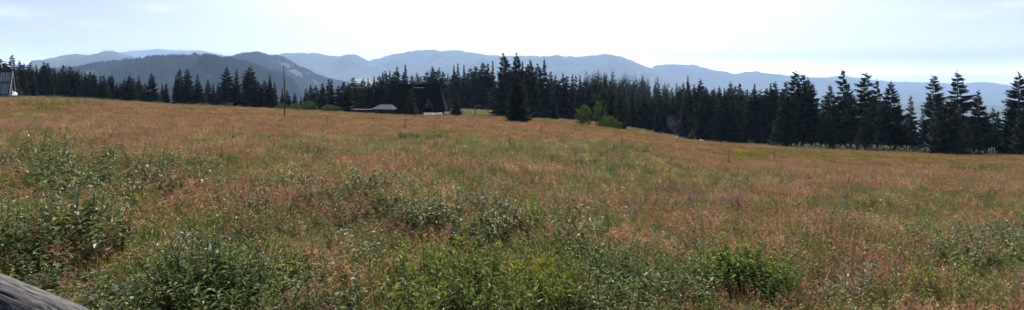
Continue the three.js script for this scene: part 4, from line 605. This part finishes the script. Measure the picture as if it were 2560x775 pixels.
{
  const r = rng(777), m = new THREE.Matrix4(), q = new THREE.Quaternion(), q2 = new THREE.Quaternion(), UPV = V(0, 1, 0), e = new THREE.Euler();
  const violetAt = hit(1760, 522), logA = at(-150, 745, 2.75);
  const put = (kind, x, z, s, sy, c) => { const b = store[kind][Math.floor(r() * store[kind].length)]; const lx = .22 * n2(x / 3.1 + 50, z / 3.1), lz = .22 * n2(x / 3.7, z / 3.7 + 80) + .08; sy *= .82 + .36 * (.5 + .5 * n2(x / 4.3 + 9, z / 2.9 - 7)); q.setFromEuler(e.set(lz + (r() - .5) * .25, 0, -lx + (r() - .5) * .25)).multiply(q2.setFromAxisAngle(UPV, r() * 6.283)); b.m.push(m.compose(V(x, ground(x, z) - .01, z), q, V(s, sy, s)).clone()); b.c.push(c); };
  const DENS = 190; let Z = 1.6;
  while (Z < 215) {
    const dZ = Z * .03, dens = DENS * Math.pow(5 / Math.max(5, Z), 1.22), n = Math.round(2.6 * Z * dZ * dens);
    for (let i = 0; i < n; i++) {
      const zz = Z + dZ * r(), p = (r() * 2 - 1) * 1.3, px = 1280 + p * F, x = p * zz, z = -zz; if (zz > edgeDepth(px) + 14) continue;
      const mown = Math.exp(-Math.pow((x + 15) / 20, 2) - Math.pow((zz - 185) / 40, 2)), red = redness(x, z) - 1.3 * mown, far = zz > 30 + 10 * r(), v = .72 + .56 * r(), lush = .5 + .5 * n2(x / 1.7 + 30, z / 1.7), mh = 1 - .6 * mown, camp = Math.exp(-Math.pow((px - 1722) / 55, 2) - Math.pow((zz - 128) / 16, 2)), bare = (zz < 4.4 && x < -1.6 ? .55 : 1) * (1 - .65 * camp);
      const pv = v * (1 + .38 * fbm(x / 5 + 70, z / 3.4, 4) + .15 * n2(x / .6, z / .5 + 33)), tn = [pv * (.90 + .2 * r()), pv * (.92 + .16 * r()), pv * (.85 + .3 * r())];
      const w = r();
      if (w < clamp(red, .06, .74)) put(far ? 'far_bent_grass' : 'bent_grass', x, z, (.9 + .4 * r()) * (far ? clamp(zz / 70, .8, 1.5) : 1), (.75 + .5 * r()) * mh * bare, tn);
      else if (w > .9985 && !far) put('white_flowers', x, z, 1, 1, [1, 1, 1]);
      else if (r() < .22 - .12 * mown) put('straw_grass', x, z, (.9 + .3 * r()) * (far ? 1.6 : 1), (.7 + .5 * r()) * bare, tn);
      else if (zz < 26 && r() < .10 + .10 * lush + .03 * (zz < 8)) put('meadow_weeds', x, z, .35 + .4 * r(), .45 + .4 * r(), tn);
      else if (!far && r() < .30) put('low_herbs', x, z, .7 + .7 * r(), .8 + .5 * r(), tn);
      else put(far ? 'far_green_grass' : 'green_grass', x, z, (.85 + .5 * r()) * (far ? clamp(zz / 70, .8, 1.5) : 1), (.7 + .6 * lush) * mh * bare, tn);
      if (!far && r() < .35) put('green_grass', x + .1 * (r() - .5), z, .8, .55 * bare, tn);
      if (Math.hypot((x - violetAt.x) / 1.1, (z - violetAt.z) / .6) < 1 && r() < .13) put('violet_flowers', x, z, .8, 1.0, [1, 1, 1]);
    }
    Z += dZ;
  }
  for (let i = 0; i < 2600; i++) { const px = -250 + 3000 * r(), zz = edgeDepth(px) - 3 + 9 * r() + (r() < .12 ? -7 * r() : 0), x = (px - 1280) / F * zz, v = .6 + .6 * r(); if (px > 860 && px < 1240) continue; if (n2(x / 6, zz / 6) < -.25) continue; const s = .9 + 1.3 * r() * r() * (px > 1850 ? 1.3 : 1); put('edge_weeds', x, -zz, s * 1.3, s, [v, v, v * .9]); }
  let total = 0;
  for (const k in KIT) KIT[k].g.forEach((g, i) => { const s = store[k][i]; if (!s.m.length) return; total += s.m.length; const im = shadows(new THREE.InstancedMesh(g, KIT[k].m || M.grass, s.m.length)); s.m.forEach((x, j) => { im.setMatrixAt(j, x); im.setColorAt(j, new THREE.Color().setRGB(...s.c[j])); }); im.name = numbered(k); scene.add(im); tag(im, KIT[k].label, 'grass', null, 'stuff'); });
  console.log('tufts', total, 'fillers', filler);
}
{ // the weathered log rail at the lower left
  const a = at(-300, 658, 2.55), b = at(420, 960, 2.3), d = V().subVectors(b, a), len = d.length(), R = .11, NA = 120, NL = 160, pos = [], col = [], uv = [], idx = [], u = d.clone().normalize(), s = V().crossVectors(u, V(0, 1, 0)).normalize(), w = V().crossVectors(s, u);
  for (let i = 0; i <= NL; i++) for (let j = 0; j <= NA; j++) { const t = i / NL, an = j / NA * 6.2832, L = t * len, cr = Math.min(1, Math.abs(n2(an * 3.1 + 4, L * .35)) * 16), cr2 = Math.min(1, Math.abs(n2(Math.cos(an) * 9, Math.sin(an) * 9 + L * .5)) * 5), rr = R * (1 + .05 * n2(L * 1.2, Math.cos(an)) + .02 * n2(L * 4, an)) - .009 * (1 - cr) - .003 * (1 - cr2), c = V().copy(a).addScaledVector(d, t).addScaledVector(s, Math.cos(an) * rr).addScaledVector(w, Math.sin(an) * rr + .05 * Math.sin(t * 3.14)); pos.push(c.x, c.y, c.z); uv.push(L * 1.2, an * R * 6);
    const g = .058 + .02 * n2(L * 1.5, an * 14) + .05 * n2b(L * 9, an * 40), k = (.35 + .65 * cr) * (.6 + .4 * cr2) * (fbm(L * 2 + 8, an * 1.5) > .3 ? .75 : 1); col.push(g * k * 1.06, g * k * .95, g * k * .86); }
  for (let i = 0; i < NL; i++) for (let j = 0; j < NA; j++) { const p = i * (NA + 1) + j, q = p + NA + 1; idx.push(p, p + 1, q, p + 1, q + 1, q); }
  for (const e of [0, NL]) { const c = V().copy(a).addScaledVector(d, e / NL), n = pos.length / 3; pos.push(c.x, c.y, c.z); col.push(.3, .27, .23); uv.push(0, 0); for (let j = 0; j < NA; j++) idx.push(n, e * (NA + 1) + j, e * (NA + 1) + j + 1); }
  const g = new THREE.BufferGeometry(); g.setAttribute('position', new THREE.Float32BufferAttribute(pos, 3)); g.setAttribute('color', new THREE.Float32BufferAttribute(col, 3)); g.setAttribute('uv', new THREE.Float32BufferAttribute(uv, 2)); g.setIndex(idx); g.computeVertexNormals();
  const t = base('log_rail', V(0, 0, 0)); tag(t, 'thick weathered grey log rail at the lower left corner', 'fence rail');
  part('rail', g, std({ name: 'weathered_log', vertexColors: true, bumpMap: grainTex, bumpScale: .004, roughness: .85, side: THREE.DoubleSide }), t);
  for (const q of [.06, .94]) { const c = V().copy(a).addScaledVector(d, q), b2 = new MB(), gy = ground(c.x, c.z); b2.tube([[c.x, gy - .3, c.z], [c.x, c.y - R * .8, c.z]], .09, 12, [.2, .18, .16]); part('post', b2.geo(true), M.wood, t); }
}
renderer.render(scene, camera);
